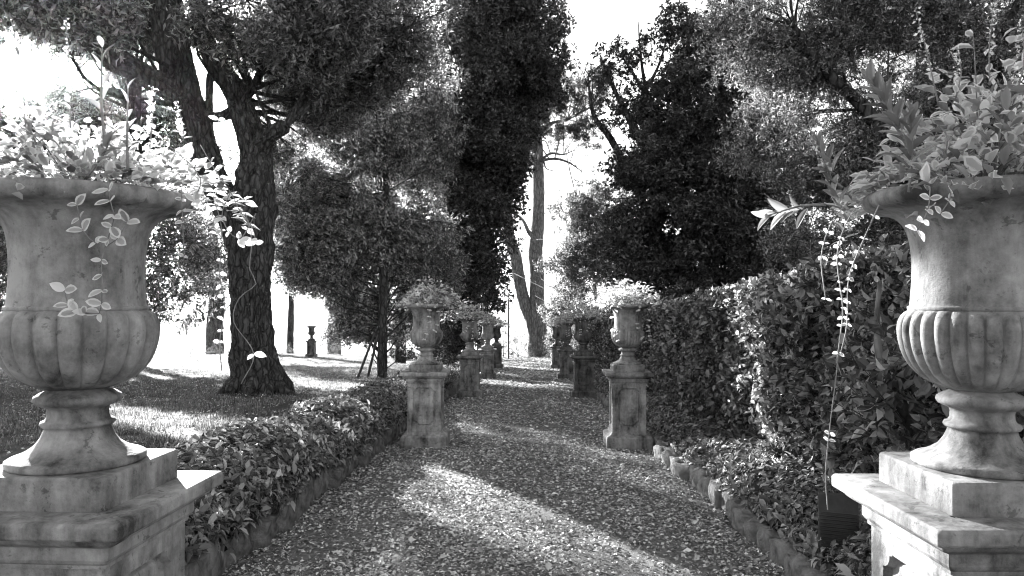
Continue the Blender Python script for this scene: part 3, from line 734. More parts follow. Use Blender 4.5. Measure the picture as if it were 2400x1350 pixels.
# pruned crooked trunk in the hedge by the near urn
kb = P(2150, 1060, 3.9); kn = thing('pruned_shrub', 'crooked shrub with a knobbly cut branch behind the big right urn', 'shrub', (kb[0], kb[1], gzf(kb[0], kb[1])))
def rel(p, o): return (np.asarray(p) - np.array(o.location)).tolist()
v, f = tube([rel([kb[0], kb[1], gzf(kb[0], kb[1]) - .05], kn), rel(P(2140, 1050, 3.9), kn), rel(P(2118, 960, 3.85), kn), rel(P(2085, 905, 3.8), kn)], [.045, .035, .03, .04], 10, .05, .15)
link('trunk', py_mesh('trunk', v, f, True), M['bark'], kn)
for pts, rr in [([P(2085, 905, 3.8), P(2105, 885, 3.8), P(2150, 850, 3.85)], [.03, .018, .015]), ([P(2085, 900, 3.8), P(2065, 860, 3.8), P(2055, 760, 3.85), P(2062, 660, 3.9)], [.025, .02, .016, .012])]:
    v, f = tube([rel(p, kn) for p in pts], rr, 8, .05, .1); link('branch', py_mesh('branch', v, f, True), M['bark_pale'], kn)
sp = np.array([rel(P(rng.uniform(2020, 2400), rng.uniform(820, 1100), rng.uniform(3.6, 4.3)), kn) for _ in range(150)])
scatter('foliage', sp, 'hedge', .95, kn, kind='stuff')

# ------------------------------------------------------------------ trees
def crown_points(ells, hole=0.0, freq=.5):
    out, ow, st = [], [], []
    for e in ells:
        px, py, d, rx, ry, rd, n = e; c = P(px, py, d); r = np.array([rx * d / F, rd, ry * d / F])
        m = int(n * 1.5); nc = max(4, n // 16); cu = rdir(nc) * (rng.uniform(0, 1, nc) ** .42)[:, None] * r
        cs = rng.uniform(.22, .5, nc) * (1 + .012 * d); j = rng.integers(0, nc, m); g_ = rdir(m) * (rng.uniform(0, 1, m) ** .35)[:, None] * cs[j][:, None] * [1, 1, .7]
        p = cu[j] + g_; fill = rng.uniform(size=m) < .22; p[fill] = (rdir(m) * (rng.uniform(0, 1, m) ** .4)[:, None] * r)[fill]
        rad = np.linalg.norm(p / r, axis=1)
        nn = np.array([noise.noise(Vector((c + q) * freq)) + .5 * noise.noise(Vector((c + q) * freq * 2.7)) for q in p])
        # the outline swells and shrinks with the same clumps
        kp = (rad < .98 + .4 * nn) & (nn > hole - .35 * rng.uniform(0, 1, len(p)))
        p = p[kp][:n]; out.append(p + c); ow.append((g_[kp][:n] / .3 + p / r * .6 + [0, 0, .3]))
    return np.concatenate(out), np.concatenate(ow)
def make_tree(name, label, cat, base, trunks, ells, key, scl, bark='bark', hole=-.12, group=None, limbs=6, sides=14, lump=.12, clear=True, limb_r=.05, freq=.5, thin=1.0, dens=1.0):
    ells = [(a_, b_, c_, d_, e_, f_ * thin, int(n_ * dens)) for a_, b_, c_, d_, e_, f_, n_ in ells]
    t = thing(name, label, cat, base, 0, group); b = np.array([float(v) for v in base])
    cores = []
    for i, (pts, rad) in enumerate(trunks):
        pp = [np.asarray(p, float) for p in pts]; L = sum(np.linalg.norm(pp[k + 1] - pp[k]) for k in range(len(pp) - 1))
        v, f = tube([p - b for p in pp], rad, sides if i < 4 or sides < 40 else 16, max(.12, L / 60) if sides < 40 else .07, lump, 3.0)
        link('trunk' if i == 0 else 'limb', py_mesh('trunk', v, f, True), M[bark], t)
        cp, cr = catmull(pp, rad, .4); cores += [(p, r) for p, r in zip(cp, cr)]
    cpos = np.array([c[0] for c in cores]); crad = np.array([c[1] for c in cores])
    geo = []
    for e in ells:
        px, py, d, rx, ry, rd, n = e; c = P(px, py, d); r = np.array([rx * d / F, rd, ry * d / F])
        for k in range(limbs):
            tgt = c + rdir(1)[0] * r * rng.uniform(.5, .95)
            if clear and not open_to_sun(tgt[None] * 1.0, .1)[0]: continue
            sc = np.linalg.norm((cpos - tgt) * [1, 1, .7], axis=1) + np.where(cpos[:, 2] > tgt[2] + .5, 3, 0) + rng.uniform(0, 1.5, len(cpos)); j = int(np.argmin(sc)); s0 = cpos[j]
            mid = (s0 + tgt) / 2 + rng.normal(size=3) * np.linalg.norm(tgt - s0) * .10 + [0, 0, .08 * np.linalg.norm(tgt - s0)]
            r0 = min(crad[j] * .6, limb_r * rng.uniform(.6, 1.3))
            geo.append(tube([s0 - b, mid - b, tgt - b], [r0, r0 * .6, .012], 5, .5, 0, cap=False))
            for q in range(4):
                f0 = mid * (1 - q / 4) + tgt * q / 4; e2 = f0 + rdir(1, .2)[0] * r.mean() * .45
                if clear and not open_to_sun(e2[None], .1)[0]: continue
                geo.append(tube([f0 - b, (f0 + e2) / 2 - b + rng.normal(size=3) * .08, e2 - b], [r0 * .35, .012, .006], 4, .5, 0, cap=False))
    if geo:
        v, f = join_geo(geo); link('branches', py_mesh('branches', v, f, True), M[bark], t, kind='stuff')
    if ells:
        p, ow = crown_points(ells, hole, freq)
        if clear: k = open_to_sun(p) & sky_gap(p); p, ow = p[k], ow[k]
        scatter('crown', p - b, key, scl, t, outward=ow, tilt=.7, kind='stuff')
    return t
def gb(px, py, h=0.1): g = G(px, py, h); return np.array([g[0], g[1], gzf(g[0], g[1])])

# A: the big leaning tree on the left lawn, two stems from one foot
bA = gb(605, 925); dA = bA[1]
def q(px, py, dd=0): return P(px, py, dA + dd)
trA = [([bA + [0, 0, -.3], q(600, 890), q(592, 800), q(588, 700), q(586, 600), q(590, 500), q(598, 420), q(600, 365, .1), q(578, 290, .1), q(552, 215, .2), q(510, 150, .3), q(478, 80, .4), q(455, -60, .5), q(430, -260, .6)],
        [.62, .54, .45, .43, .46, .50, .41, .33, .29, .26, .23, .20, .17, .12]),
       ([q(580, 620), q(556, 540), q(520, 460), q(482, 370), q(458, 290), q(430, 210), q(408, 130), q(392, 40), q(390, -80), q(400, -260)], [.30, .33, .32, .31, .32, .36, .38, .35, .3, .2]),
       ([q(450, 250), q(390, 205, -.3), q(320, 165, -.5), q(255, 130, -.7), q(215, 70, -.8), q(190, -40, -.9)], [.28, .25, .24, .26, .26, .2]),
       ([q(600, 370), q(618, 335, -.2), q(640, 312, -.4), q(668, 296, -.6)], [.26, .20, .16, .14]),
       ([q(560, 250), q(588, 215, -.1), q(612, 165, -.2), q(640, 110, -.4), q(668, 30, -.6)], [.10, .09, .08, .07, .05]),
       ([q(492, 330), q(490, 260, .3), q(492, 190, .3), q(505, 150, .3)], [.10, .09, .09, .10]),
       ([q(470, 268), q(510, 275, .2), q(545, 262, .3)], [.14, .12, .14]),
       ([q(420, 150), q(350, 60, .8), q(300, -60, 1.0)], [.14, .12, .09]),
       ([q(255, 130, -.7), q(170, 90, -1), q(60, 60, -1.2)], [.14, .1, .06]),
       ([q(305, 520, 4), q(310, 400, 4), q(312, 300, 4), q(320, 180, 4)], [.2, .2, .19, .17])]
elA = [(745, 60, 16, 165, 120, 2.2, 800), (470, 30, 15.5, 60, 45, .8, 90), (580, 120, 16, 60, 50, .8, 90), (560, -60, 20, 260, 110, 2.5, 600), (880, 40, 18, 190, 120, 2.2, 650), (200, -20, 20, 260, 90, 2.2, 600),
       (60, 30, 17, 140, 60, 2, 260), (800, 210, 19, 190, 110, 2, 700), (330, 60, 20, 120, 70, 1.5, 200), (720, 330, 20, 120, 100, 1.5, 420), (640, 180, 20, 110, 100, 1.5, 300), (880, 150, 19, 150, 110, 1.8, 400), (400, 40, 19, 160, 60, 1.5, 300), (230, 60, 18, 150, 50, 1.5, 260), (60, 20, 16, 160, 60, 1.5, 260), (290, 110, 22, 130, 80, 1.6, 420), (150, 30, 13, 150, 35, 1.2, 220), (40, 5, 12.5, 150, 42, 1.2, 260), (230, 290, 24, 90, 60, 1.2, 200), (130, 250, 25, 60, 40, 1.2, 90), (210, 60, 24, 120, 60, 1.5, 300), (420, 300, 22, 60, 60, 1, 100),
       (900, -250, 17, 500, 160, 4, 500), (100, -250, 16, 500, 160, 4, 500)]
tA = make_tree('cedar_tree', 'massive dark twin-stemmed tree leaning over the left lawn, stub of a sawn branch', 'tree', bA, trA, elA, 'mid', 1.0, 'bark', -.1, None, 8, 84, .15, limb_r=.07, thin=.6, dens=1.0)
# root flare
for a, L in ((2.6, 1.0), (3.6, .9), (-.35, 1.15), (.35, .8), (-1.5, .8), (-2.3, .7), (-.9, .9)):
    c, s = math.cos(a), math.sin(a); e = np.array([c * L, s * L, 0]); gzz = gzf(bA[0] + e[0], bA[1] + e[1]) - bA[2]
    v, f = tube([[c * .25, s * .25, .85], [c * .42, s * .42, .38], [c * .66, s * .66, .13], [e[0], e[1], gzz - .04]], [.20, .2, .15, .05], 10, .08, .18)
    link('root', py_mesh('root', v, f, True), M['bark'], tA)

# B: tree at the far edge of the lawn, left
def tree_px(name, label, px, py, h, top, widths, ells, key, scl, **kw):
    b = gb(px, py, h); pts = [b + [0, 0, -.3]] + [P(x, y, b[1]) for x, y in top]
    return make_tree(name, label, 'tree', b, [(pts, [w_ * b[1] / F / 2 for w_ in widths])] + kw.pop('more', []), ells, key, scl, **kw), b
tree_px('oak_tree', 'smaller round-headed tree at the far lawn edge, between the near urn and the big trunk', 505, 822, .1, [(503, 770), (508, 700), (505, 620), (495, 520)], [44, 38, 36, 30, 16],
        [(455, 590, 44, 82, 100, 2.5, 520), (480, 700, 44, 70, 60, 2, 260), (430, 660, 44, 55, 70, 2, 220), (530, 560, 46, 70, 80, 2, 240), (420, 540, 46, 60, 80, 2, 180)], 'pale', 1.5, hole=-.05, limbs=6, freq=.35)
tree_px('oak_tree', 'pale trunk behind the lawn to the right of the small far urn', 785, 815, .1, [(783, 760), (788, 690), (790, 600), (785, 500)], [36, 30, 32, 26, 18],
        [(760, 600, 50, 90, 80, 3, 300), (900, 260, 50, 150, 150, 3, 500), (820, 560, 52, 120, 120, 3, 300), (740, 480, 50, 120, 110, 3, 260), (870, 430, 52, 120, 120, 3, 260), (690, 640, 48, 40, 50, 2, 80)], 'pale', 1.7, bark='bark_pale', hole=.0, limbs=5, freq=.35, group='trees beyond the lawn')
# C: staked tree
tC, bC = tree_px('magnolia_tree', 'slim straight trunk propped by two stakes under a broad dark crown', 896, 885, .1, [(896, 800), (898, 700), (900, 600), (905, 450), (900, 300), (900, 200)], [26, 22, 20, 18, 16, 12, 6],
        [(760, 560, 24, 130, 90, 1.8, 700), (900, 560, 25, 150, 120, 2.0, 900), (860, 430, 24, 190, 120, 2.0, 800), (930, 320, 25, 150, 110, 2, 620), (980, 660, 26, 100, 90, 1.5, 480), (850, 690, 25, 80, 60, 1.2, 260),
         (720, 450, 24, 80, 90, 1.5, 260), (960, 480, 26, 120, 130, 2, 480), (800, 280, 25, 130, 80, 1.6, 300), (960, 210, 25, 110, 70, 1.5, 260), (740, 640, 24.5, 70, 40, 1, 150), (930, 760, 26, 60, 50, .9, 120), (790, 730, 25, 60, 60, .8, 200), (740, 690, 24.5, 55, 70, .8, 220), (690, 620, 24.5, 50, 60, .8, 160), (850, 740, 25, 50, 50, .8, 150), (660, 470, 24, 40, 60, .8, 90), (1000, 730, 26, 60, 70, 1, 160), (850, 770, 25, 50, 45, .8, 80), (760, 430, 25, 130, 110, 1.6, 520), (880, 300, 25, 150, 120, 1.8, 560), (830, 520, 25, 170, 120, 1.8, 600), (960, 380, 27, 130, 160, 1.6, 700), (800, 340, 25, 150, 140, 1.8, 600), (700, 560, 25, 70, 110, 1.2, 260), (1000, 560, 26, 90, 130, 1.4, 400), (1020, 300, 27, 70, 110, 1.2, 300), (680, 330, 24, 60, 120, 1.2, 200), (900, 130, 26, 150, 90, 1.6, 400)],
        'silver', 1.0, hole=-.08, limbs=6, limb_r=.03, thin=.5, dens=.95)
for i, (x0, y0, x1, y1) in enumerate([(836, 884, 882, 770), (860, 884, 888, 775)]):
    b = gb(x0, y0); e = P(x1, y1, bC[1] - .1); o = thing('stake', ['outer of the two leaning wooden stakes propping the slim tree', 'inner leaning wooden stake, closer to the slim trunk'][i], 'stake', b, 0, 'stakes propping the slim tree')
    v, f = tube([[0, 0, -.1], (e - b).tolist()], [.045, .04], 8, .3, .05); link('pole', py_mesh('pole', v, f, True), M['wood'], o)
    v, f = tube([(e - b) * .93, (e - b) * .97], [.055, .055], 8, .3); link('tie', py_mesh('tie', v, f, True), M['iron'], o)
# K: tall dark ivy-clad tree in the middle
tree_px('ivy_clad_tree', 'tall dark ivy-clad tree left of the sky gap, above the third urn', 1040, 850, .1, [(1045, 760), (1050, 650), (1048, 500), (1050, 350), (1052, 200), (1060, 60), (1065, -150)], [90, 60, 56, 50, 46, 40, 34, 20],
        [(1180, 40, 28, 150, 90, 2.4, 900), (1190, 170, 28, 140, 110, 2.4, 1000), (1150, 300, 29, 110, 110, 2.2, 800), (1120, 430, 29, 100, 100, 2.1, 700), (1100, 560, 29, 105, 110, 2, 700), (1080, 680, 29, 110, 90, 1.9, 600),
         (1050, 780, 29, 80, 60, 1.4, 300), (1010, 300, 30, 60, 60, 1.5, 150), (1110, 100, 31, 110, 90, 2, 240), (1180, -80, 28, 150, 80, 2.4, 300), (1200, 130, 27.5, 130, 120, 2, 600), (1140, 330, 28, 110, 130, 1.8, 600), (1110, 500, 28, 100, 120, 1.6, 500), (1090, 660, 28, 105, 110, 1.5, 400), (1000, 60, 31, 130, 100, 2, 160)],
        'black', 1.0, hole=-.18, limbs=5, freq=.7, more=[([P(1048, 330, 29), P(1085, 180, 29), P(1100, 60, 29), P(1110, -120, 29)], [.26, .22, .18, .1]), ([P(1048, 360, 28.6), P(1020, 200, 28.6), P(1010, 40, 28.6)], [.2, .17, .1])])
# D: forked pine at the end of the path
bD = gb(1262, 832, 0); bD[2] = gzf(bD[0], bD[1])
def qd(px, py, dd=0): return P(px, py, bD[1] + dd)
trD = [([bD + [0, 0, -.4], qd(1261, 800), qd(1258, 750), qd(1258, 700), qd(1258, 640), qd(1254, 590), qd(1260, 540), qd(1262, 470), qd(1261, 400), qd(1260, 340), qd(1256, 290), qd(1250, 230), qd(1250, 170)],
        [.95, .80, .72, .56, .56, .58, .50, .46, .44, .40, .36, .24, .1]),
       ([qd(1255, 790, -.1), qd(1246, 750, -.1), qd(1228, 705), qd(1216, 650), qd(1208, 600), qd(1196, 560), qd(1190, 500), qd(1180, 440)], [.5, .52, .48, .48, .46, .40, .3, .2]),
       ([qd(1256, 560, -.2), qd(1240, 545, -.4), qd(1228, 520, -.4), qd(1215, 505, -.4)], [.2, .16, .12, .08]),
       ([qd(1262, 380, -.2), qd(1290, 360, -.4), qd(1320, 362, -.6), qd(1345, 352, -.6)], [.12, .10, .07, .03]),
       ([qd(1262, 378, -.2), qd(1300, 372, -.6), qd(1335, 382, -.7), qd(1365, 403, -.8)], [.13, .10, .08, .03]),
       ([qd(1275, 380, -.2), qd(1282, 396, -.5), qd(1308, 402, -.6)], [.07, .05, .02]),
       ([qd(1258, 382, -.2), qd(1240, 372, -.4), qd(1222, 370, -.4)], [.10, .08, .04]),
       ([qd(1258, 320), qd(1290, 290, -.4), qd(1330, 280, -.6), qd(1385, 250, -.8)], [.14, .12, .10, .05])]
make_tree('pine_tree', 'tall forked pine with bare lower trunk at the end of the path', 'tree', bD, trD,
          [(1255, 250, 51, 62, 45, 2, 80), (1310, 235, 51, 70, 40, 2, 100), (1370, 200, 51, 60, 60, 2, 90), (1300, 320, 51, 55, 28, 1.4, 35), (1390, 290, 51, 45, 45, 1.4, 40), (1200, 290, 51, 40, 50, 1.5, 100), (1370, 150, 51, 30, 30, 1.2, 60), (1225, 330, 51, 30, 30, 1.2, 50)],
          'needle', 2.0, 'bark_pale', -.02, None, 8, 18, .10, limb_r=.07, freq=.4)
# E: dense dark tree on the right, with a loose multi-stemmed side
bE = np.array([10.2, 24.0, gzf(10.2, 24.0)])
def qe(px, py, d=24): return P(px, py, d)
trE = [([bE + [0, 0, -.3], bE + [0, 0, 2.5], qe(1690, 560), qe(1680, 400), qe(1690, 200), qe(1700, 60)], [.4, .35, .3, .24, .16, .06]),
       ([bE + [-.3, 0, 1.5], qe(1570, 620), qe(1545, 500), qe(1530, 380), qe(1500, 330), qe(1470, 270), qe(1430, 190), qe(1405, 125)], [.22, .2, .18, .16, .13, .10, .06, .02]),
       ([qe(1545, 500), qe(1560, 380), qe(1540, 270), qe(1512, 200), qe(1500, 110), qe(1496, 50)], [.12, .11, .09, .06, .035, .01]),
       ([qe(1540, 270), qe(1500, 200), qe(1470, 150), qe(1445, 115)], [.09, .06, .04, .015]),
       ([qe(1545, 560), qe(1440, 340, 25), qe(1392, 270, 25), qe(1378, 180, 25)], [.12, .12, .08, .03]),
       ([qe(1510, 220), qe(1545, 150), qe(1565, 80)], [.07, .04, .015])]
make_tree('holm_oak_tree', 'dense almost black evergreen above the hedge, right of the sky gap', 'tree', bE, trE,
          [(1660, 250, 24, 170, 120, 2.4, 900), (1600, 400, 24, 170, 110, 2.4, 900), (1740, 400, 24, 160, 160, 2.4, 1000), (1600, 560, 24, 190, 110, 2.4, 900), (1770, 580, 24, 150, 110, 2.2, 600), (1500, 620, 25, 110, 80, 1.8, 360),
           (1660, 120, 24, 100, 70, 1.6, 300), (1590, 70, 24, 30, 60, .6, 60), (1510, 120, 24, 50, 45, .8, 40), (1430, 170, 24, 40, 50, .8, 40), (1470, 260, 24.4, 55, 50, .9, 70), (1540, 320, 24, 60, 60, 1, 110), (1380, 170, 25, 28, 40, .6, 50), (1500, 400, 24.6, 45, 60, .9, 80), (1650, 690, 24, 150, 50, 1.8, 300)],
          'black', .95, 'bark', -.16, None, 6, 12, .1, limb_r=.05, freq=.7)
# F: near tree on the right, fine bright leaves
bF = np.array([7.6, 12.5, gzf(7.6, 12.5)])
make_tree('laurel_tree', 'fine-leaved bright tree filling the upper right corner above the near urn', 'tree', bF,
          [([bF + [0, 0, -.3], bF + [-.1, 0, 2.0], P(2220, 300, 12.5), P(2180, 60, 12.5), P(2150, -100, 12.5)], [.3, .26, .22, .15, .06]),
           ([bF + [0, 0, 1.6], P(2080, 330, 12), P(1950, 180, 12), P(1860, 60, 12)], [.15, .12, .08, .04]), ([bF + [0, 0, 1.8], P(2330, 200, 12), P(2400, -20, 12)], [.15, .12, .08])],
          [(1850, 130, 12.5, 170, 140, 1.5, 800), (2080, 60, 12, 210, 140, 1.6, 900), (2330, 120, 12, 170, 190, 1.6, 900), (1940, 330, 12.5, 150, 140, 1.4, 700), (2140, 300, 12.5, 170, 150, 1.4, 800), (2350, 370, 12, 120, 150, 1.2, 500),
           (1800, 300, 13.5, 110, 110, 1.2, 360), (2000, 500, 13, 190, 90, 1.3, 700), (2250, 520, 12.5, 190, 110, 1.3, 600), (1730, 80, 14, 90, 80, 1.2, 200), (2200, -150, 12, 420, 130, 2, 500), (1900, 560, 16, 120, 60, 1.2, 260)],
          'olive', .85, 'bark', -.08, None, 6, 12, .1, limb_r=.03, freq=.9, thin=.7, dens=.9)
# G: pale feathery trees beyond the right row
for k, (px, py, lab, ells) in enumerate([
    (1400, 820, 'pale backlit tree between the forked pine and the dark evergreen', [(1370, 520, 40, 75, 90, 2, 340), (1410, 640, 40, 100, 80, 2, 420), (1340, 640, 41, 60, 80, 1.6, 240), (1430, 480, 40, 70, 100, 2, 240), (1440, 740, 39, 100, 60, 1.6, 240)]),
    (1345, 822, 'small pale shrubby tree at the far end of the right pedestal row', [(1330, 740, 46, 50, 55, 1.5, 200), (1370, 760, 45, 50, 50, 1.5, 160), (1320, 800, 46, 28, 28, 1, 70)])]):
    tree_px('young_tree', lab, px, py, .0, [(px, 760), (px - 5, 680), (px - 20, 560)] if k == 0 else [(px, 790), (px - 5, 740)], [12, 10, 8, 4] if k == 0 else [9, 7, 3], ells, 'pale', 1.45, hole=-.02, limbs=8, freq=.4, limb_r=.04, group='pale trees past the right row')
# background trees far left, seen around and over the near left planter
for k, (px, d, lab, ells) in enumerate([
    (60, 30, 'bright backlit tree left of the near urn, under the sun', [(20, 560, 30, 80, 130, 2.5, 420), (100, 380, 30, 150, 100, 2.5, 720), (0, 300, 31, 110, 70, 2, 260), (-60, 420, 30, 120, 200, 3, 260)]),
    (300, 34, 'bright backlit tree just above the near planter flowers', [(270, 330, 34, 150, 100, 2.5, 620), (390, 420, 35, 110, 90, 2.2, 420), (220, 430, 34, 130, 90, 2, 340), (180, 250, 36, 110, 80, 2, 300), (330, 200, 36, 110, 70, 2, 260)]),
    (938, 37, 'pale backlit tree filling the view behind the staked tree', [(700, 420, 36, 120, 110, 1.6, 420), (850, 430, 37, 120, 110, 1.6, 420), (970, 380, 37, 110, 120, 1.6, 380), (790, 300, 36, 130, 100, 1.6, 420), (930, 250, 37, 120, 100, 1.6, 340), (680, 540, 38, 70, 70, 1.2, 160)]),
    (680, 60, 'thin pale tree seen through the gap beside the big trunk', [(660, 560, 60, 60, 80, 3, 120), (700, 420, 60, 90, 90, 3, 260), (520, 420, 58, 90, 100, 3, 300), (560, 560, 58, 60, 80, 2, 60), (640, 250, 60, 110, 80, 3, 300)])]):
    gy_ = min(d, 52); b = P(px, 700, d); b[2] = gzf(b[0], b[1]); zt = P(px, ells[0][1], d)[2]
    make_tree('oak_tree', lab, 'tree', b, [([b + [0, 0, -.3], b + [.1, 0, (zt - b[2]) * .6], [b[0], b[1], zt + 1]], [.3, .22, .1])], ells, 'pale', 1.4, 'bark', -.02, 'backlit trees beyond the lawn', 6, 10, .1, freq=.4)
# trees added on the left, some out of frame, to shade the lawn and path
for k, (x, y, r, n) in enumerate([(-15.5, 13.5, 3.4, 800), (-20, 24, 4.2, 900), (-29, 38, 4.6, 900), (-14.5, 26.5, 3.3, 1100), (-21.5, 34, 3.8, 900)]):
    b = np.array([x, y, gzf(x, y)]); t = thing('oak_tree', ['broad shade tree standing past the left edge beside the near lawn', 'broad shade tree far past the left edge of the lawn', 'farthest shade tree past the left edge of the lawn', 'backlit tree standing behind the near left planter flowers', 'backlit tree glimpsed at the left edge above the near planter'][k], 'tree', b, 0, 'shade trees left of the lawn')
    v, f = tube([[0, 0, -.3], [.1, 0, 2.5], [0, .2, 6]], [.35, .3, .12], 12, .3, .12); link('trunk', py_mesh('trunk', v, f, True), M['bark'], t)
    u = rdir(n) * (rng.uniform(0, 1, n) ** .4)[:, None] * [r, r, r * .8] + [0, 0, 1.4 + r * .8]; kk = open_to_sun(u + b) & sky_gap(u + b)
    scatter('crown', u[kk], 'mid', 1.3, t, outward=u[kk] - [0, 0, 4], kind='stuff')

# ------------------------------------------------------------------ shrubs along the far edges
def shrub(px, py, wpx, hpx, label, n, key='shrub', scl=.6, group='low shrubs at the far lawn edge', h=0):
    b = gb(px, py, h); d = b[1]; r = np.array([wpx * d / F / 2, .5, hpx * d / F]); t = thing('shrub', label, 'shrub', b, 0, group)
    u = np.abs(rdir(n)) * [1, 1, 1]; u[:, 0] *= np.sign(rng.normal(size=n)); u[:, 1] *= np.sign(rng.normal(size=n)); p = u * (rng.uniform(0, 1, n) ** .45)[:, None] * r
    scatter('foliage', p, key, scl, t, outward=p + [0, 0, .2], tilt=.5, kind='stuff')
    st = [tube([[0, 0, -.05], (p[i] * .5 + rng.normal(size=3) * .03).tolist(), p[i].tolist()], [.02, .012, .005], 4, .3, cap=False) for i in range(min(7, n))]
    v, f = join_geo(st); link('stems', py_mesh('stems', v, f), M['twig'], t)
for px, lab in [(395, 'low shrub at the far lawn edge, beside the near urn bowl'), (450, 'low shrub under the round-headed tree, left of its trunk'), (500, 'low shrub right at the foot of the round-headed tree'),
                (540, 'low shrub against the left side of the big trunk'), (655, 'low shrub just right of the big trunk'), (695, 'low shrub left of the small far pedestal'), (770, 'low shrub right of the small far pedestal')]:
    shrub(px, 832, 62, 26, lab, 55)
shrub(945, 848, 75, 20, 'dark low bush on the lawn left of the second urn', 80, 'hedge', 1.6, 'bushes on the lawn')
for px, py, wd, hh, lab in [(1215, 835, 60, 50, 'bright bush left of the forked pine foot'), (1320, 836, 70, 60, 'bright bush right of the forked pine foot'), (1180, 832, 40, 90, 'tall bright bush behind the fifth left urn'),
                            (1262, 838, 60, 18, 'tuft of pale blades at the foot of the forked pine')]:
    shrub(px, py, wd, hh, lab, 110, 'shrub', .7, 'bright bushes at the end of the path')
for px, py, wd, hh, lab in [(1235, 815, 90, 60, 'pale thicket behind the forked pine, left part'), (1310, 812, 90, 75, 'pale thicket behind the forked pine, right part')]:
    b = P(px, py, 60); b[2] = gzf(b[0], 60); t = thing('shrub', lab, 'shrub', b, 0, 'thicket beyond the path end')
    n = 160; p = rng.uniform(-1, 1, (n, 3)) * [wd * 60 / F / 2, 1, 1] ; p[:, 2] = rng.uniform(0, 1, n) * (P(px, py - hh, 60)[2] - b[2]); scatter('foliage', p, 'shrub', 1.0, t, kind='stuff')

# ------------------------------------------------------------------ gate pillars, pole, wire fence, floodlight
def box(cx, cy, z0, z1, wx, wy):
    a, b = wx / 2, wy / 2
    return [(cx - a, cy - b, z0), (cx + a, cy - b, z0), (cx + a, cy + b, z0), (cx - a, cy + b, z0), (cx - a, cy - b, z1), (cx + a, cy - b, z1), (cx + a, cy + b, z1), (cx - a, cy + b, z1)], \
           [(3, 2, 1, 0), (4, 5, 6, 7), (0, 1, 5, 4), (1, 2, 6, 5), (2, 3, 7, 6), (3, 0, 4, 7)]
for px, lab, wpx in [(1068, 'rendered gate pillar seen left of the third left urn', 17), (1130, 'rendered gate pillar seen between the third and fourth left urns', 24)]:
    d = 46; b = P(px, 800, d); b[2] = gzf(b[0], d); t = thing('gate_pillar', lab, 'pillar', b, 0, 'gate pillars beyond the left row'); w_ = wpx * d / F; top = P(px, 752, d)[2] - b[2]
    link('shaft', bev(py_mesh('shaft', *box(0, 0, -.1, top * .62, w_, w_)), .02), M['brick'], t); link('upper_block', bev(py_mesh('upper_block', *box(0, 0, top * .66, top, w_ * .82, w_ * .82)), .02), M['brick'], t)
    link('band', bev(py_mesh('band', *box(0, 0, top * .62, top * .66, w_ * 1.12, w_ * 1.12)), .01), M['brick'], t)
b = P(1192, 822, 46); b[2] = gzf(b[0], 46); t = thing('iron_pole', 'thin black iron pole left of the forked pine', 'pole', b); top = P(1192, 690, 46)[2] - b[2]
v, f = tube([[0, 0, -.1], [0, 0, top]], [.05, .045], 10, .5); link('shaft', py_mesh('shaft', v, f, True), M['iron'], t)
v, f = tube([[0, 0, top], [0, 0, top + .09]], [.06, .02], 10, .5); link('finial', py_mesh('finial', v, f, True), M['iron'], t)
b = P(1292, 836, 51); b[2] = gzf(b[0], 51); t = thing('wire_fence', 'thin wire fence with slender posts across the end of the path', 'fence', b)
for px in (1200, 1292, 1330):
    x = P(px, 800, 51)[0] - b[0]; v, f = tube([[x, 0, -.1], [x, 0, 1.75]], [.018, .018], 6, .5); link('post', py_mesh('post', v, f), M['iron'], t)
for hz_ in (.5, 1.0, 1.6):
    v, f = tube([[P(1200, 800, 51)[0] - b[0], 0, hz_], [P(1330, 800, 51)[0] - b[0], 0, hz_]], [.006, .006], 4, 1); link('wire', py_mesh('wire', v, f), M['iron'], t)
# two ground lamps
fl = P(1955, 1160, 4.5); flz = gzf(fl[0], 4.5) + .2
t = thing('floodlight', 'dark ribbed metal floodlight half sunk in the ground cover by the right pedestal', 'floodlight', (fl[0], 4.5, flz), R(-20))
cross = [(-.10, 0), (-.02, .34), (.03, .34), (.16, .27), (.16, .22), (.03, .22), (.05, 0)]
vv = [(x_, -.09, z_) for x_, z_ in cross] + [(x_, .13, z_) for x_, z_ in cross]; nn = len(cross)
link('housing', bev(py_mesh('housing', [(y_, x_, z_) for x_, y_, z_ in vv], [tuple(range(nn)), tuple(range(nn, 2 * nn))[::-1]] + [(i, i + nn, (i + 1) % nn + nn, (i + 1) % nn) for i in range(nn)]), .004), M['iron'], t)
for i in range(11):
    z_ = .03 + i * .02; xx = -.10 + .08 * z_ / .34 - .006
    link('rib', py_mesh('rib', *box(.02, xx, z_, z_ + .007, .2, .012)), M['iron'], t)
link('bracket', py_mesh('bracket', *box(.02, .02, -.2, .01, .05, .05)), M['iron'], t)

